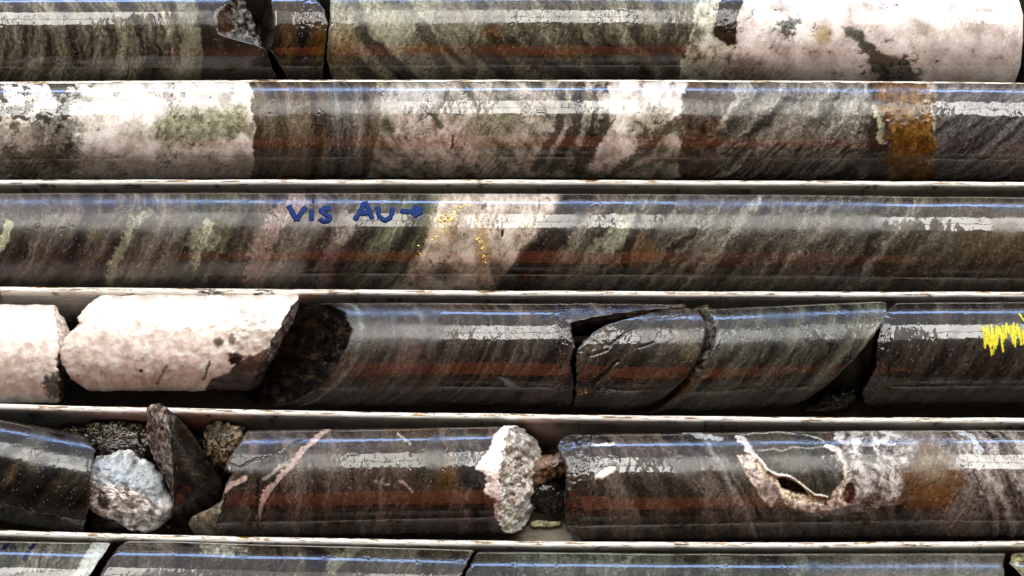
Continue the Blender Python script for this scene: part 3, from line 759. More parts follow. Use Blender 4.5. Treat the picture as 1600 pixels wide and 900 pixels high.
# native gold: small grains standing on the quartz
def gold(core, specs, seed):
    rng = np.random.RandomState(seed); V = []; F = []
    for (cx, cy_, rx, ry, ang, n, s0, s1) in specs:
        for _ in range(n):
            r_ = rng.normal(size=2) * .5; ca, sa = math.cos(math.radians(ang)), math.sin(math.radians(ang))
            x = cx + r_[0] * rx * ca + r_[1] * ry * sa; y = cy_ - r_[0] * rx * sa + r_[1] * ry * ca
            s_ = s0 * .8 + (s1 * 1.15 - s0 * .8) * rng.rand() ** 2.2; k = rng.randint(5, 8); a0 = rng.rand() * 6.28
            b = len(V); el = rng.uniform(.5, 1.0)
            for j in range(k):
                a = a0 + j / k * 6.283; rr = s_ * rng.uniform(.6, 1.2)
                V.append(core['surf'](x + rr * math.cos(a), y + rr * math.sin(a) * el, .1))
            V.append(core['surf'](x, y, .1 + s_ * rng.uniform(.3, .7)))
            for j in range(k): F.append((b + j, b + (j + 1) % k, b + k))
    o = link_mesh('gold_grains', np.array(V) * U, np.array(F), [M_GOLD], core['root'], smooth=False)
    o['kind'] = 'stuff'; return o
gold(c3, [(697, 343, 18, 14, 30, 60, .9, 2.6), (678, 368, 26, 7, 38, 34, .7, 1.6), (718, 322, 26, 6, 10, 22, .7, 2.0), (652, 350, 6, 4, 0, 3, 1, 1.8),
          (753, 378, 8, 12, 0, 26, .6, 1.4), (757, 400, 4, 22, 8, 24, .6, 1.5), (740, 382, 14, 4, 0, 7, .5, 1.0), (660, 396, 18, 3, 0, 3, 1.0, 1.7)], 5)

# ---------------------------------------------------------------- row 4
def white(q):
    q.mottle([(208, 194, 185), (218, 206, 198), (226, 215, 208), (232, 224, 218)], 18, contrast=1.0)
    q.put(sst(.012, .0, np.abs(fbm(q.x, q.y, 34, 24, o=4, seed=q.seed + 35))), (236, 230, 224), alpha=.5)
    q.srf[:, 0] = .5; q.srf[:, 1] = .07; q.relief(1, .8, 18); q.relief(1, .16, 6)
    q.put(sst(.2, .34, fbm(q.x, q.y, 20, o=5, seed=q.seed + 33)) , (200, 180, 168), alpha=.35)
f = interp_cut([(78, 84), (66, 88), (52, 95), (30, 100), (5, 102), (-10, 97), (-25, 100), (-40, 101), (-60, 98), (-78, 92)], -.13, rough=5, seed=41, rl=10)
def whface(q):
    white(q); q.put(q.ell(95, 600, 16, 26, 0, .5), (62, 58, 48), alpha=.9)
def p(q):
    white(q); q.put(q.ell(86, 606, 16, 20, 0, .5, .6), (76, 74, 58), alpha=.75); q.put(q.line([(70, 592), (78, 606)], 3, 2), (110, 110, 116), alpha=.6)
make_core('drill_core', 'pinkish white quartz core cut off by the left edge, fourth row', [(0, 552.5), (800, 554)], lambda a, b: -110 + 0 * a, f, p, 41, R=76, faceR=whface, capamp=(2, 4), chunky=1.2, mat=M_QUARTZ, gritty=.35)
fL = interp_cut([(76, 158), (60, 140), (40, 125), (30, 129), (10, 108), (0, 101), (-15, 97), (-35, 101), (-55, 114), (-76, 142)], -.05, rough=4, seed=42, rl=11)
fR0 = plane_cut(433, .50, -.13, 5, 43, 22)
def fR(a, b): return np.minimum(fR0(a, b), 466 + .0 * a)
def p(q):
    white(q)
    q.put(q.ell(341, 537, 8, 8, 0, .7), (80, 76, 70), alpha=.8); q.put(q.ell(362, 532, 5, 9, 0, .7), (110, 104, 96), alpha=.7)
    q.put(q.ell(368, 562, 12, 10, 0, .4, .6), (44, 28, 22), alpha=.95); q.put(q.poly([(352, 580), (372, 570), (420, 545), (440, 560), (400, 600), (330, 600)], 4, 8), (86, 56, 48), alpha=.9)
    q.put(q.line([(328, 568), (318, 595)], 3, 2, 3), (100, 92, 92), alpha=.8); q.put(q.line([(260, 575), (246, 600)], 2, 4, 3), (140, 126, 130), alpha=.7)
    q.put(q.ell(395, 520, 36, 36, 0, .9, .8), (168, 162, 152), alpha=.4); q.put(q.ell(220, 581, 3, 2), (90, 50, 40)); q.put(q.poly([(330, 596), (470, 596), (470, 660), (300, 660)], 4, 8), (66, 54, 44), alpha=.85)
    q.relief(q.ell(390, 510, 50, 50, 0, .6), 1.6, 14)
def gface(q):
    q.mottle([(130, 124, 116), (176, 172, 166), (210, 208, 204)], 14); q.put(sst(560, 575, q.y + .0 * q.x), (72, 44, 38), alpha=.8)
make_core('drill_core', 'rounded chunk of white quartz core with a dark patch at its slanting right end', [(100, 536), (465, 536)], fL, fR, p, 43, R=73.5, zoff=6, faceL=whface, faceR=gface, capamp=(5, 4), chunky=2.0, mat=M_QUARTZ, gritty=.35)

def sch(q, cols=DK, a=.45, b=.75, wl=26, **k):
    q.foliate(cols, a=a, b=b, wl=wl, **k)
def p(q):
    sch(q, [(46, 40, 36), (68, 60, 54), (90, 81, 73), (110, 101, 92)], wl=26, warp=6)
    for c, w_, al, cc in ((497, 5, .8, (150, 168, 156)), (548, 3, .5, (120, 132, 122)), (592, 7, .65, (140, 146, 138)), (480, 12, .4, (120, 116, 104)), (640, 3, .35, (130, 128, 108)), (700, 2.5, .55, (150, 152, 130)), (716, 2, .5, (150, 150, 124)), (745, 2, .5, (140, 144, 120)), (775, 4, .45, (130, 134, 116)), (520, 3, .35, (130, 130, 118)), (668, 3, .4, (120, 122, 108))):
        cx = q.x - .45 * q.yy - .72 * q.zz + 5 * q.wx
        q.put(np.exp(-((cx - c) / w_) ** 2) * (.55 + .6 * q.wy), cc, alpha=al)
    q.put(q.ell(642, 560, 30, 18, 50, .8), (120, 92, 86), alpha=.5)
    q.put(np.exp(-((q.x - .45 * q.yy - .72 * q.zz - 474) / 6) ** 2), (40, 30, 26), alpha=.5)
    q.wig(1, .22); q.relief(1, .2, 14); q.wig(q.mask_x(700, 880, 14), .65); q.wig(q.mask_x(540, 680, 20), .15); q.dull(q.mask_x(520, 690, 40), .16)
    q.put(q.line([(863, 532), (880, 524), (893, 512)], 1.5, 1, 1), (20, 18, 16)); q.relief(q.mask_x(870, None, 6), 1.4, 12); q.wig(q.mask_x(868, None, 8), .9)
fL_ = plane_cut(462, .5, .92, 6, 44, 20)
def fL(yy, zz): return fL_(yy, zz) + 34 * np.clip(1 - (yy ** 2 + zz ** 2) / 6400.0, 0, 1)
ledge = interp_cut([(84, 1072), (79, 1066), (74, 1030), (68, 985), (61, 942), (54, 905), (49, 892), (30, 894), (10, 897), (-10, 891), (-30, 893), (-48, 897), (-84, 893)], rough=0)
def fR(yy, zz):
    R = 81.0; zn = np.sqrt(np.maximum(R * R - yy * yy, 0))
    q_ = yy + .46 * np.clip(zn - zz, 0, 110) * sst(20, 50, yy) + fbm(yy, zz, 12, o=3, seed=45) * 2.0
    return ledge(q_, zz) + fbm(yy, zz, 9, o=3, seed=46) * 3
def blk(q):
    q.mottle([(14, 11, 9), (28, 22, 18), (46, 37, 29), (84, 70, 54)], 17, contrast=1.1); q.srf[:, 1] = .12
def blk2(q):
    q.mottle([(34, 28, 28), (66, 56, 54), (96, 84, 80), (124, 114, 110)], 10, contrast=1.2); q.srf[:, 1] = .06
make_core('drill_core', 'long dark schist core with a hollow black broken left end, middle of the fourth row', [(400, 555), (800, 554), (1060, 556)], fL, fR, p, 44, faceL=blk, faceR=blk2, capamp=(6, 2), zoff=0, crisp=[(690, 884)])
def p(q):
    sch(q, [(44, 39, 34), (68, 62, 54), (88, 82, 72), (104, 98, 87)], a=.9, b=.4, wl=40, warp=12)
    q.wig(1, .85); q.relief(1, .7, 12)
    for pts, w_ in (([(952, 541), (980, 520), (1005, 504), (1040, 497), (1065, 493)], 1.6), ([(925, 600), (945, 585), (965, 567)], 4), ([(925, 560), (950, 548)], 1.5), ([(900, 612), (925, 606), (940, 590)], 5), ([(1000, 548), (1020, 538)], 1.2)):
        m = q.line(pts, w_, 1.2, 3); q.dr -= 1.8 * m; q.put(m, (16, 14, 12), alpha=.9)
    q.put(q.ell(1075, 545, 16, 22, 20, .7), (124, 116, 92), alpha=.6); q.put(q.ell(912, 612, 12, 8, 0, .6, .8), (130, 122, 104), alpha=.6)
    q.put(q.ell(916, 616, 2, 2), (235, 215, 140)); q.relief(q.mask_x(None, 960, 20), 1.0, 8)
fL = interp_cut([(82, 1046), (72, 1015), (64, 985), (54, 950), (44, 930), (30, 914), (17, 903), (0, 900), (-20, 902), (-50, 900), (-80, 896)], rough=3, seed=47, rl=9)
fR = plane_cut(1030, .5, .78, 2, 48, 26)
make_core('drill_core', 'wedge of dark core with fine cracks and a leaf-shaped left tip in the fourth row', [(900, 562), (1090, 559)], fL, fR, p, 47, R=77, faceL=blk2, faceR=blk, capamp=(2, 2), crisp=[(900, 1000)])
def p(q):
    sch(q, [(40, 38, 34), (68, 68, 60), (94, 96, 84), (116, 118, 104)], a=.75, b=.55, wl=22, warp=8)
    q.wig(1, .95); q.relief(1, .45, 9); q.put(q.line([(1192, 545), (1184, 575), (1160, 600)], 4, 4, 4), (40, 34, 28), alpha=.6)
    q.put(q.ell(1180, 520, 50, 40, 30, .8), (112, 116, 106), alpha=.35)
fL = plane_cut(1046, .5, .77, 3, 49, 24)
fR = plane_cut(1302, .93, .52, 3, 50, 20)
def ochf(q): q.mottle([(40, 36, 32), (84, 78, 72), (116, 110, 104), (140, 136, 130)], 12); q.put(sst(575, 610, q.y), (92, 70, 36), alpha=.8); q.srf[:, 1] = .1
make_core('drill_core', 'bumpy dark grey core lying tilted, both ends cut on a slant, fourth row', [(1060, 564), (1380, 550.5)], fL, fR, p, 51, R=78, faceL=ochf, faceR=blk, capamp=(2, 2.5), crisp=[])
def p(q):
    sch(q, [(38, 34, 31), (60, 54, 49), (78, 71, 64), (96, 88, 80)], a=.6, b=.5, wl=26, warp=8)
    cx = q.x - .62 * q.yy - .5 * q.zz + 4 * q.wx
    for c, w_, al, cc in ((1405, 7, .6, (110, 104, 90)), (1420, 4, .5, (128, 108, 96)), (1388, 7, .5, (78, 82, 62)), (1470, 4, .4, (124, 120, 106)), (1525, 4, .35, (110, 104, 96)), (1350, 5, .3, (110, 100, 90)), (1500, 5, .3, (100, 98, 88))):
        q.put(np.exp(-((cx - c) / w_) ** 2) * (.6 + .5 * q.wy), cc, alpha=al)
    q.wig(1, .2); q.wig(q.mask_x(1370, 1450, 14), .9); q.relief(1, .2, 14); q.relief(q.mask_x(1355, 1390, 10), 1.5, 12)
f = interp_cut([(80, 1400), (72, 1388), (55, 1376), (20, 1368), (0, 1366), (-20, 1366), (-45, 1352), (-60, 1344), (-80, 1350)], .05, rough=3, seed=52)
c4 = make_core('drill_core', 'dark core with yellow crayon scribble running out at the right, fourth row', [(1340, 554), (1600, 552.5)], f, lambda a, b: 1710 + 0 * a, p, 53, faceL=blk, crisp=[(1375, 1540)])
rng = np.random.RandomState(3); L_ = []
top = [(1537, 513), (1550, 511), (1570, 508), (1583, 507), (1600, 513), (1640, 505)]; bot = [(1546, 555), (1552, 561), (1570, 551), (1585, 545), (1600, 541), (1640, 530)]
x = 1537.0; z_ = []
while x < 1640:
    z_.append((x + rng.uniform(-2, 2), np.interp(x, *np.array(top).T) + rng.uniform(-2, 7)))
    z_.append((x + rng.uniform(0, 8), np.interp(x, *np.array(bot).T) + (rng.uniform(-26, 2) if x > 1553 else rng.uniform(-14, 0)))); x += rng.uniform(2.6, 4.6)
L_ = [[z_[i], z_[i + 1]] for i in range(len(z_) - 1)] + [[(1537, 512), (1550, 552)], [(1560, 512), (1551, 558)], [(1546, 520), (1549, 560)], [(1593, 492), (1602, 505), (1625, 520)], [(1534, 514), (1545, 526)]]
strokes(c4, 'crayon_scribble', L_, 2.9, M_CRAYON, 'dense yellow zigzag crayon mark', jag=.45)

def dkrock(q): q.mottle([(22, 19, 16), (48, 42, 34), (78, 68, 54), (104, 94, 76)], 12); q.srf[:, 1] = .06
make_rock('stone_shard', 'flat brown shard lying in the gap under the two slanting cores, fourth row', [(1250, 642), (1280, 622), (1310, 611), (1345, 601), (1354, 606), (1344, 622), (1318, 640), (1290, 646)], 20, 12, dkrock, seed=61, amp=4, l=20, cuts=2)
make_rock('stone_chip', 'small brown rubble chip wedged above the gap between two dark cores, fourth row', [(1076, 497), (1084, 483), (1105, 477), (1116, 488), (1114, 510), (1100, 512), (1090, 506)], 92, 10, lambda q: q.mottle([(50, 42, 28), (92, 80, 58), (120, 108, 84)], 10), seed=62, amp=3, l=12)

# ---------------------------------------------------------------- row 5
def p(q):
    sch(q, [(26, 24, 20), (48, 44, 38), (66, 60, 50), (86, 80, 68)], a=.7, b=.4, wl=26, warp=10)
    q.put(q.ell(50, 715, 18, 26, 0, .8), (120, 122, 110), alpha=.45); q.wig(1, .55); q.relief(1, .3, 12)
    q.relief(sst(760, 790, q.y), 1.2, 10); q.pits(sst(770, 800, q.y), 8, 1.5, .0, (40, 36, 28)); q.put(q.line([(5, 770), (30, 730)], 6, 4, 4), (130, 100, 70), alpha=.3)
f = interp_cut([(82, 128), (60, 146), (30, 142), (0, 138), (-30, 139), (-80, 130)], rough=2, seed=71)
make_core('drill_core', 'dark core sloping down to the right beside the rubble, left end of the fifth row', [(-100, 716), (140, 761)], lambda a, b: -130 + 0 * a, f, p, 71, R=76, faceR=blk, capamp=(2, 2), crisp=[])

mud = lambda q: (q.mottle([(28, 24, 16), (60, 50, 34), (92, 80, 54), (124, 110, 82)], 10, contrast=1.2), q.dull(1, .03))
def mudp(q): q.mottle([(20, 16, 10), (46, 37, 24), (74, 62, 42), (112, 98, 74)], 8, contrast=1.2); q.srf[:, 1] = .05
make_rock('rubble_clump', 'brown muddy clump of broken rock behind the pale stone in the fifth row', [(96, 672), (115, 664), (140, 670), (152, 658), (175, 662), (205, 655), (232, 662), (246, 690), (240, 725), (205, 728), (170, 722), (146, 736), (130, 712), (112, 690)], 44, 40, mudp, seed=72, amp=10, l=17, fineamp=2.6, cuts=5, cat='rubble')
def pale(q):
    q.mottle([(150, 146, 142), (198, 192, 188), (226, 220, 216), (240, 236, 232)], 14, contrast=1.2)
    q.put(q.poly([(180, 700), (270, 730), (262, 780), (225, 765), (190, 750), (140, 745), (140, 715)], 10, 14), (150, 162, 170), alpha=.7)
    q.pits(1, 6, 1.4, .2, (104, 98, 88)); q.put(q.ell(172, 776, 7, 14, 0, .5), (62, 56, 56), alpha=.8); q.srf[:, 1] = .12
make_rock('stone', 'pale grey and white lumpy stone, the lightest one in the fifth row', [(137, 742), (143, 724), (158, 716), (176, 716), (186, 708), (200, 708), (213, 718), (234, 731), (247, 745), (255, 770), (269, 790), (263, 806), (245, 822), (225, 828), (206, 822), (182, 806), (154, 798), (142, 786), (144, 768)], 66, 52, pale, seed=73, amp=8, l=26, cuts=3, fineamp=2.0)
def wd(q):
    q.mottle([(26, 22, 18), (46, 40, 33), (64, 56, 46), (82, 74, 62)], 26, contrast=.9); q.wig(1, .25); q.srf[:, 1] = .08
    xr = np.interp(q.y, [630, 650, 680, 720, 770, 820], [256, 268, 276, 280, 281, 276])
    m = 1 - sst(-2, 2, q.x - xr); q.mottle([(66, 54, 48), (122, 106, 98), (176, 164, 156)], 8, mask=m, contrast=1.3); q.wig(m, 1.0); q.relief(m, 1.6, 8)
def ridge(X, Y, r):
    xr = np.interp(Y, [630, 650, 680, 720, 770, 820], [256, 268, 276, 280, 281, 276])
    xl = np.interp(Y, [630, 650, 690, 722, 742, 775, 812], [229, 228, 230, 243, 256, 272, 274])
    xe = np.interp(Y, [630, 650, 685, 718, 752, 775, 808, 820], [258, 275, 303, 322, 345, 342, 312, 285])
    tl = np.clip((X - xl) / np.maximum(xr - xl, 1), 0, 1); tr = np.clip((xe - X) / np.maximum(xe - xr, 1), 0, 1)
    return np.where(X < xr, 2 + 50 * tl ** 1.2, 52 * np.sqrt(np.maximum(1 - (1 - tr) ** 2, 0)) + 0) * np.sqrt(np.clip(1.02 - np.hypot(0, 0), 0, 1)) * np.clip((1 - np.abs(1 - (1 - r)) ** 6) * 1.2, 0, 1)
make_rock('core_shard', 'tall dark pointed shard of core leaning over the upper rail, fifth row', [(229, 640), (236, 633), (246, 631), (258, 637), (276, 651), (303, 685), (322, 718), (345, 752), (343, 776), (314, 808), (290, 818), (273, 814), (271, 780), (256, 742), (243, 722), (231, 690)], 74, 52, wd, seed=74, amp=1.2, l=30, ridge=ridge, flat=.35, fineamp=.5, res=1.3)
def br(q): q.mottle([(44, 34, 24), (98, 84, 66), (150, 136, 114), (176, 164, 144)], 9, contrast=1.2); q.put(q.ell(342, 672, 18, 14, 0, .6), (60, 56, 44), alpha=.7)
make_rock('stone', 'small brown knobbly stone touching the left end of the veined core, fifth row', [(318, 692), (324, 668), (338, 656), (352, 656), (362, 666), (380, 669), (378, 690), (362, 715), (354, 745), (340, 750), (332, 730)], 60, 34, br, seed=75, amp=4, l=14, fineamp=1.8, cuts=9)
make_rock('stone_chip', 'small brown chip on the tray floor under the pale stone, fifth row', [(136, 806), (150, 796), (182, 800), (205, 812), (196, 826), (160, 829), (138, 826)], 14, 13, lambda q: q.mottle([(48, 42, 34), (84, 76, 64), (112, 104, 90)], 10), seed=76, amp=3, l=14)

def p(q):
    q.foliate([(52, 42, 37), (82, 70, 62), (106, 93, 84), (128, 117, 108)], a=.0, b=.15, wl=26, warp=14, contrast=1.1)
    q.put(sst(-.1, .3, fbm(q.x, q.y, 60, 30, o=3, seed=88)) * (1 - sst(725, 750, q.y)), (112, 116, 110), alpha=.4)
    q.put(q.ell(660, 740, 60, 60, 0, .9), (98, 84, 64), alpha=.5); q.put(q.ell(700, 752, 20, 26, 0, .8), (120, 88, 44), alpha=.5)
    v = (188, 166, 158)
    q.put(q.line([(512, 672), (492, 690), (470, 718), (440, 752), (418, 775), (408, 800), (404, 815)], 7, 2.5, 5), v, alpha=.85)
    q.put(q.line([(410, 757), (428, 745), (448, 730), (470, 718)], 5, 2.5, 5), (170, 154, 146), alpha=.8); q.put(q.line([(345, 782), (362, 764), (382, 757)], 8, 2, 4), v, alpha=.85)
    q.put(q.line([(622, 680), (640, 700)], 3, 2, 4), (196, 186, 180), alpha=.6); q.put(q.line([(625, 760), (645, 776)], 3, 2, 3), (180, 156, 148), alpha=.8); q.put(q.line([(585, 762), (608, 766)], 3, 2, 3), (170, 150, 140), alpha=.6)
    m = q.line([(403, 757), (402, 800), (404, 830)], 2, 1.5, 3); q.put(m, (20, 16, 14)); q.dr -= 1.2 * m
    m = q.line([(352, 731), (372, 738), (390, 731), (420, 722)], 1.8, 1.5, 4); q.put(m, (24, 20, 18)); q.dr -= 1.2 * m
    m = q.line([(436, 715), (456, 700), (470, 692)], 1.5, 1.2, 3); q.put(m, (24, 20, 18)); q.dr -= 1.0 * m
    q.put(q.ell(731, 742, 18, 40, 10, .6), (48, 52, 50), alpha=.7); q.put(q.ell(745, 800, 14, 30, 0, .7), (32, 28, 28), alpha=.7)
    # white quartz vein at the right end
    m = q.poly([(800, 655), (900, 655), (900, 850), (790, 830), (772, 815), (775, 790), (757, 775), (762, 750), (745, 742), (752, 722), (768, 700), (780, 672)], 2.5, 7)
    q.mottle([(206, 188, 180), (230, 220, 214), (240, 236, 232)], 16, mask=m); q.relief(m, 1.8, 12); q.dr += m * 1.2; q.wig(m, .7)
    q.put(q.ell(765, 757, 4, 6), (140, 100, 92), alpha=.7); q.put(m * sst(755, 800, q.y), (170, 130, 122), alpha=.5)
    q.wig(1 - m, .35); q.wig(q.mask_x(380, 560, 20) * (1 - m), .6); q.relief(1 - m, .4, 18); q.wig(q.mask_x(640, 760, 20) * (1 - m), .7)
g5 = interp_cut([(84, 386), (70, 378), (50, 364), (32, 354), (22, 352), (15, 362), (0, 354), (-20, 350), (-40, 346), (-60, 338), (-84, 350)], rough=2.5, seed=77, rl=10)
def fL(yy, zz):
    zn = np.sqrt(np.maximum(82 * 82 - yy * yy, 0)); return g5(yy, zz) - np.clip((zn - zz) * .9, 0, 42) * sst(-18, -52, yy) + 0
def fL(yy, zz):
    zn = np.sqrt(np.maximum(82 * 82 - yy * yy, 0)); s_ = 1 - sst(-56, -22, yy); return g5(yy, zz) - np.clip((zn - zz) * 1.6, 0, 42) * s_
fR0 = plane_cut(816, .0, -.44, 9, 78, 12)
def fR(yy, zz): return np.minimum(fR0(yy, zz) + 0 * yy, 852) - 16 * (1 - sst(-80, -10, yy)) - 8 * sst(50, 84, yy)
def qend(q):
    q.mottle([(176, 166, 150), (212, 204, 190), (232, 226, 216), (242, 240, 236)], 13, contrast=1.1)
    q.put(1 - sst(6, 22, q.x - 783 + .4 * 0 * q.yy - 0), (232, 228, 228), alpha=.0); q.pits(1, 8, 1.0, .22, (110, 104, 96), alpha=.6); q.srf[:, 1] = .12
    q.put(q.ell(818, 690, 20, 26, 0, .8), (150, 148, 152), alpha=.45)
def lowend(q): q.mottle([(84, 74, 62), (134, 124, 106), (168, 158, 140)], 10); q.srf[:, 1] = .08
make_core('drill_core', 'dark veined core ending in a thick crust of white quartz, middle of the fifth row', [(350, 757), (800, 750)], fL, fR, p, 77, faceL=lowend, faceR=qend, capamp=(3, 4), crisp=[(535, 660), (700, 765)])
make_rock('stone', 'brown stone with pinkish top in the gap right of the white quartz crust', [(829, 748), (834, 724), (850, 714), (866, 712), (876, 704), (890, 712), (895, 738), (862, 748), (846, 760), (830, 764)], 40, 22, lambda q: (q.mottle([(60, 40, 28), (110, 84, 62), (150, 124, 104)], 9, contrast=1.3), q.put(q.line([(838, 726), (862, 716), (882, 710)], 12, 4, 4), (166, 142, 130), alpha=.8)), seed=79, amp=4, l=14)
make_rock('stone', 'dark green shard low in the gap between the two veined cores, fifth row', [(826, 768), (845, 752), (880, 742), (898, 745), (898, 790), (876, 798), (858, 804), (838, 802), (826, 794)], 26, 18, lambda q: q.mottle([(20, 21, 16), (40, 42, 32), (62, 64, 52)], 16), seed=80, amp=3, l=24, cuts=3, fineamp=.6)
make_rock('added_pale_strip', 'thin yellowish strip added for a bright line on the tray floor in the gap, fifth row', [(829, 817), (840, 813), (858, 815), (874, 814), (877, 820), (860, 823), (844, 822), (831, 824)], 5, 4, lambda q: q.mottle([(160, 150, 110), (214, 206, 170), (236, 230, 206)], 8), seed=82, amp=1.2, l=10)  # strip shape added for a bright line along the floor

# right-hand core with the vug
VUG = [(1178, 727), (1183, 724), (1192, 734), (1200, 748), (1220, 756), (1238, 758), (1256, 772), (1270, 784), (1291, 787), (1286, 796), (1262, 797), (1240, 790), (1222, 782), (1214, 768), (1196, 752), (1184, 742)]
def p(q):
    q.foliate([(52, 45, 39), (80, 71, 62), (102, 93, 83), (124, 116, 106)], a=-.45, b=.25, wl=24, warp=12, contrast=1.1)
    q.put(q.mask_x(1120, 1150, 8, -.5, .2, 6) * (1 - sst(740, 790, q.y)), (84, 92, 88), alpha=.5)
    q.put(q.mask_x(1150, 1320, 8, -.5, .1, 6) * (1 - sst(760, 800, q.y)), (96, 92, 80), alpha=.55)
    q.foliate([(46, 47, 42), (80, 80, 72), (106, 104, 94)], a=-.3, b=.25, wl=12, mask=q.mask_x(1262, 1306, 8, -.4, .15, 5) * (1 - sst(765, 790, q.y)), warp=4, contrast=1.2)
    # veins
    cx = q.x + .52 * q.yy - .12 * q.zz + 5 * q.wx
    q.put(np.exp(-((cx - 1134) / 5) ** 2) * (.6 + .5 * q.wy), (180, 172, 168), alpha=.75); q.put(np.exp(-((cx - 1146) / 2) ** 2) * (.5 + .6 * q.wy), (160, 150, 146), alpha=.6)
    q.put(q.line([(1156, 688), (1170, 706), (1182, 724), (1196, 738)], 7, 3, 6), (206, 198, 194), alpha=.85)
    q.put(q.line([(1072, 675), (1100, 684), (1124, 690)], 7, 4, 8), (188, 190, 194), alpha=.7); q.put(q.line([(1163, 682), (1200, 678), (1260, 682), (1290, 694)], 2, 1.5, 5), (186, 190, 186), alpha=.7)
    q.put(q.line([(1186, 712), (1210, 708), (1222, 714), (1240, 707), (1272, 708), (1298, 704)], 2.2, 1.5, 4), (170, 168, 158), alpha=.7)
    q.put(q.line([(1294, 702), (1312, 715), (1322, 738), (1324, 756)], 7, 2, 4), (206, 198, 186), alpha=.9)
    # big quartz patch
    m = q.poly([(1306, 672), (1400, 668), (1440, 700), (1420, 740), (1410, 790), (1370, 805), (1300, 815), (1240, 806), (1212, 790), (1226, 786), (1262, 800), (1296, 800), (1318, 764), (1326, 756), (1318, 720)], 5, 9)
    q.mottle([(116, 109, 104), (152, 145, 140), (180, 174, 170), (202, 198, 195)], 15, mask=m, contrast=1.1)
    q.pits(m, 6, .7, .15, (78, 74, 66)); q.put(m * sst(775, 800, q.y), (110, 96, 92), alpha=.6)
    q.put(q.poly([(1348, 706), (1360, 702), (1372, 716), (1374, 732), (1360, 730), (1352, 718)], 2, 4), (78, 82, 72), alpha=.85)
    m = q.poly([(1150, 720), (1170, 716), (1180, 724), (1192, 750), (1212, 768), (1224, 784), (1262, 798), (1290, 796), (1300, 776), (1322, 756), (1336, 770), (1332, 792), (1300, 806), (1262, 808), (1226, 798), (1216, 782), (1206, 800), (1190, 786), (1172, 760)], 3, 5)
    q.mottle([(140, 120, 108), (190, 172, 160), (222, 210, 198)], 10, mask=m, contrast=1.1); q.relief(m, 1.2, 8); q.wig(m, .7)
    q.put(q.ell(1202, 775, 14, 16, 0, .6), (150, 138, 134), alpha=.7)
    # the open vug
    v = q.poly(VUG, 1.5, 2.0); deep = q.poly([(1216, 756), (1238, 757), (1254, 772), (1262, 784), (1240, 780), (1222, 772)], 3, 2)
    q.dr -= 6 * v + 20 * deep; q.mottle([(150, 134, 108), (198, 184, 158), (228, 216, 196)], 5, mask=v); q.relief(v, 2.2, 6); q.put(deep, (40, 20, 14), alpha=.95)
    rim = q.line([(1176, 728), (1184, 722), (1196, 740), (1214, 752), (1236, 754), (1254, 768), (1272, 782), (1292, 785)], 2.5, 1.2, 2.0); q.dr += 1.6 * rim; q.put(rim, (232, 220, 204))
    v2 = q.ell(1327, 780, 8, 17, -8, .25, .15); q.dr -= 3.5 * v2; q.put(v2, (104, 60, 40)); q.put(q.ell(1323, 782, 2.5, 6, -10, .5), (170, 120, 96))
    q.pits(q.ell(1350, 780, 40, 26), 7, 1.0, .15, (70, 60, 50))
    # brown stain and the paler stripes beyond
    q.put(q.mask_x(1440, None, 16, -.5, .1) , (150, 144, 138), alpha=.7)
    m = q.mask_x(1500, None, 20, -.4, .2); q.foliate([(66, 62, 58), (120, 112, 106), (172, 164, 158)], a=-.4, b=.25, wl=18, mask=m, warp=10, contrast=1.3)
    q.put(q.ell(1455, 762, 48, 46, 0, .5, .45), (122, 90, 56), alpha=.95); q.put(q.ell(1455, 728, 26, 36, 0, .7, .4), (134, 118, 94), alpha=.85)
    q.put(q.line([(1500, 674), (1525, 692), (1535, 712)], 6, 3, 5), (196, 200, 204), alpha=.7); q.put(q.line([(1530, 715), (1545, 760)], 7, 5, 5), (176, 170, 166), alpha=.6)
    # breccia at the left end
    q.put(q.ell(945, 748, 16, 7, 28, .4, .4), (232, 224, 214)); q.dr += 1.5 * q.ell(945, 748, 16, 7, 28, .4, .4)
    q.put(q.line([(905, 706), (930, 702), (958, 700)], 4, 2, 5), (206, 198, 192), alpha=.8); q.put(q.line([(908, 715), (913, 730)], 6, 3, 4), (176, 168, 160), alpha=.6)
    q.mottle([(28, 24, 22), (66, 60, 54), (104, 96, 88)], 8, mask=q.mask_x(None, 915, 18, .2) * .7, contrast=1.3); q.relief(q.mask_x(None, 915, 12, .2), 1.4, 8); q.put(q.ell(905, 790, 22, 34, 0, .8), (60, 26, 18), alpha=.4)
    q.wig(1 - m, .35); q.wig(q.mask_x(None, 1090, 20), .75); q.wig(q.mask_x(1300, 1500, 20), .7); q.relief(q.mask_x(1300, 1500, 20), .7, 10); q.dull(q.ell(1455, 745, 50, 60), .25); q.relief(1, .25, 18)
f = interp_cut([(86, 898), (78, 878), (66, 872), (50, 878), (36, 884), (10, 885), (-20, 883), (-50, 885), (-68, 888), (-84, 906)], rough=2.5, seed=83, rl=9)
make_core('drill_core', 'long core with an open crystal-lined cavity and brown stain, right of the fifth row', [(880, 763), (1300, 757), (1600, 755)], f, lambda a, b: 1720 + 0 * a, p, 84, faceL=blk, capamp=(2, 2), crisp=[(895, 1045), (1480, 1700)])

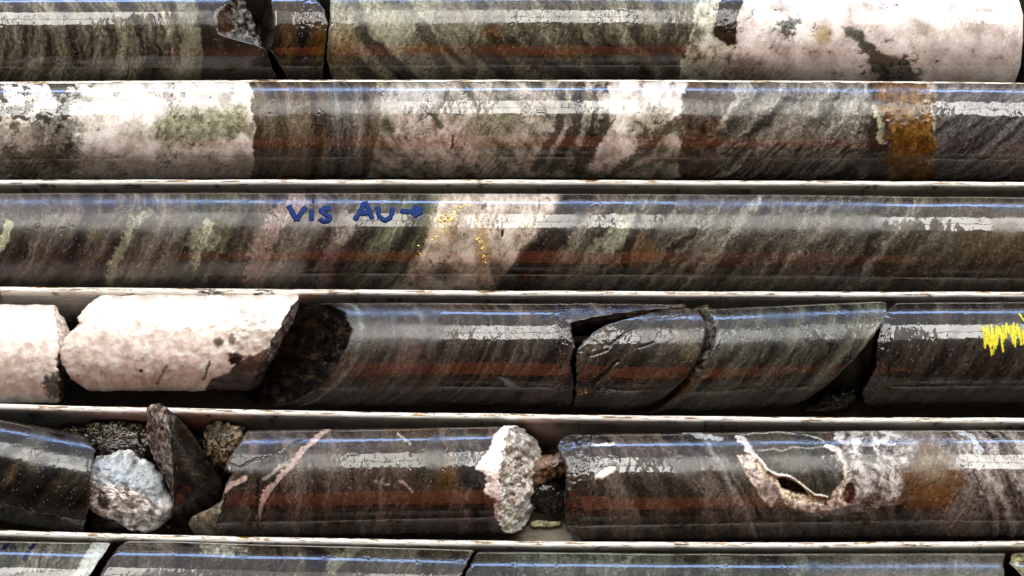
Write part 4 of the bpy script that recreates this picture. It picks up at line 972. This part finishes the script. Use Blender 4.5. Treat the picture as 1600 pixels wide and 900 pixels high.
# ---------------------------------------------------------------- row 6
def edgepale(q, x0, x1, a, b): q.put(q.mask_x(x0, x1, 3, a, b, 4), (186, 188, 180), alpha=.8)
def p(q):
    q.foliate([(46, 46, 40), (80, 80, 70), (108, 108, 96), (134, 134, 120)], a=.5, b=.2, wl=34, warp=12)
    q.put(q.mask_x(70, None, 20, .5, .1), (128, 130, 118), alpha=.45); edgepale(q, 96, 125, .52, 0); q.wig(1, .15)
    for pts in ([(12, 848), (2, 866)], [(56, 845), (44, 866)], [(40, 874), (36, 886)]): q.put(q.line(pts, 7, 2, 1), (22, 30, 84), alpha=.9)
f = interp_cut([(88, 170), (74, 163), (50, 147), (30, 136), (0, 122), (-88, 90)], rough=1.2, seed=91)
make_core('drill_core', 'greenish grey core with dark blue marker strokes at the left of the lowest row', [(0, 932), (800, 945)], lambda a, b: -130 + 0 * a, f, p, 91, faceR=blk, crisp=[(-200, 400)])
def p(q):
    q.foliate([(36, 33, 28), (66, 60, 50), (88, 82, 70), (110, 106, 94)], a=.4, b=.3, wl=30, warp=12)
    q.mottle([(96, 98, 84), (138, 140, 124), (168, 168, 154)], 12, mask=q.ell(345, 864, 36, 16, 0, .6, .5)); q.put(q.line([(555, 862), (530, 885), (515, 900)], 14, 7, 6), (134, 138, 124), alpha=.6)
    q.put(q.mask_x(200, 235, 20, .5), (128, 126, 120), alpha=.3); q.put(q.ell(610, 885, 40, 30, 0, .8), (110, 110, 100), alpha=.5); q.wig(1, .12); q.wig(q.mask_x(560, None, 20), .5); q.relief(1, .15, 20)
fL = interp_cut([(88, 196), (76, 182), (60, 170), (35, 157), (0, 142), (-88, 110)], rough=1.2, seed=92)
fR = interp_cut([(88, 742), (70, 732), (45, 720), (20, 708), (-88, 690)], rough=2, seed=93, rl=8)
make_core('drill_core', 'brownish core with one pale oval patch, between the two cracks of the lowest row', [(160, 931), (740, 946)], fL, fR, p, 92, faceL=blk, faceR=blk, crisp=[(150, 700)])
def p(q):
    q.foliate([(44, 44, 38), (70, 72, 62), (96, 100, 88), (116, 120, 108)], a=.3, b=.3, wl=50, warp=20)
    q.put(q.ell(900, 880, 120, 40, 0, .9), (98, 106, 96), alpha=.5); q.put(q.mask_x(730, 800, 20), (58, 50, 44), alpha=.6); q.wig(1, .12)
    q.put(q.line([(1010, 862), (985, 880), (975, 900)], 6, 5, 5), (140, 146, 130), alpha=.5); q.put(q.mask_x(1300, None, 60), (120, 118, 108), alpha=.45); q.dull(q.mask_x(1230, None, 30), .1)
fL = interp_cut([(88, 747), (70, 737), (45, 725), (20, 713), (-88, 695)], rough=2, seed=93, rl=8)
fR = interp_cut([(88, 1576), (70, 1571), (50, 1572), (20, 1582), (-88, 1600)], rough=2, seed=94)
make_core('drill_core', 'long smooth grey green core right of the crack in the lowest row', [(740, 948.5), (1160, 952), (1570, 951)], fL, fR, p, 94, faceL=blk, faceR=blk, crisp=[(700, 1240)])
def p(q): q.mottle([(70, 66, 44), (128, 122, 92), (168, 162, 130)], 14)
make_core('drill_core', 'dull yellowish grey core stub in the bottom right corner', [(1570, 951), (1700, 951)], interp_cut([(88, 1588), (70, 1581), (50, 1600), (20, 1600), (-88, 1600)], rough=3, seed=95), lambda a, b: 1720 + 0 * a, p, 96, faceL=lambda q: q.mottle([(14, 14, 16), (36, 40, 52), (70, 80, 100)], 10))

# ---------------------------------------------------------------- crumbs of broken rock
rng = np.random.RandomState(12)
CR = [(152, 672, 60, 8, 'dark muddy crumb on the far left of the brown rubble clump'), (214, 668, 70, 9, 'dark crumb on top of the rubble clump just left of the pointed shard'),
      (222, 706, 74, 8, 'dark crumb between the pale lumpy stone and the pointed shard'), (300, 668, 40, 8, 'dark crumb behind the right slope of the pointed shard, near the rail'),
      (312, 690, 34, 7, 'dark crumb between the pointed shard and the brown knobbly stone'), (126, 700, 60, 7, 'dark crumb over the end of the sloping core, above the pale stone'),
      (176, 708, 78, 6, 'tiny dark crumb on the upper edge of the pale lumpy stone'), (262, 822, 12, 6, 'dark crumb at the foot of the pointed shard by the lower rail'),
      (116, 824, 12, 7, 'dark crumb under the sloping core by the lower rail'), (430, 622, 16, 6, 'small dark crumb under the white quartz chunk in the fourth row'),
      (1262, 608, 14, 6, 'small dark crumb beside the flat shard in the fourth row')]
for k, (x, y, z, r, lab) in enumerate(CR):
    pts = [(x + r * rng.uniform(.7, 1.25) * math.cos(a), y + r * rng.uniform(.6, 1.1) * math.sin(a)) for a in np.linspace(0, 6.283, 9)[:-1]]
    make_rock('rock_crumb', lab, pts, z, r * .8, mudp, seed=200 + k, amp=1.2, l=8, cuts=5, group='loose crumbs of rock', fineamp=.6, cat='rock')

# ---------------------------------------------------------------- the ground the tray lies on
gx = np.linspace(-9000, 9000, 60); GX, GY = np.meshgrid(gx, gx, indexing='ij')
M_GROUND = plain_mat('dark_shed_floor', lin((92, 84, 76)), .9)
g = link_mesh('ground', np.stack([GX, GY, 0 * GX - 14], -1).reshape(-1, 3) * U, grid_faces(60, 60), [M_GROUND])
g['kind'] = 'structure'
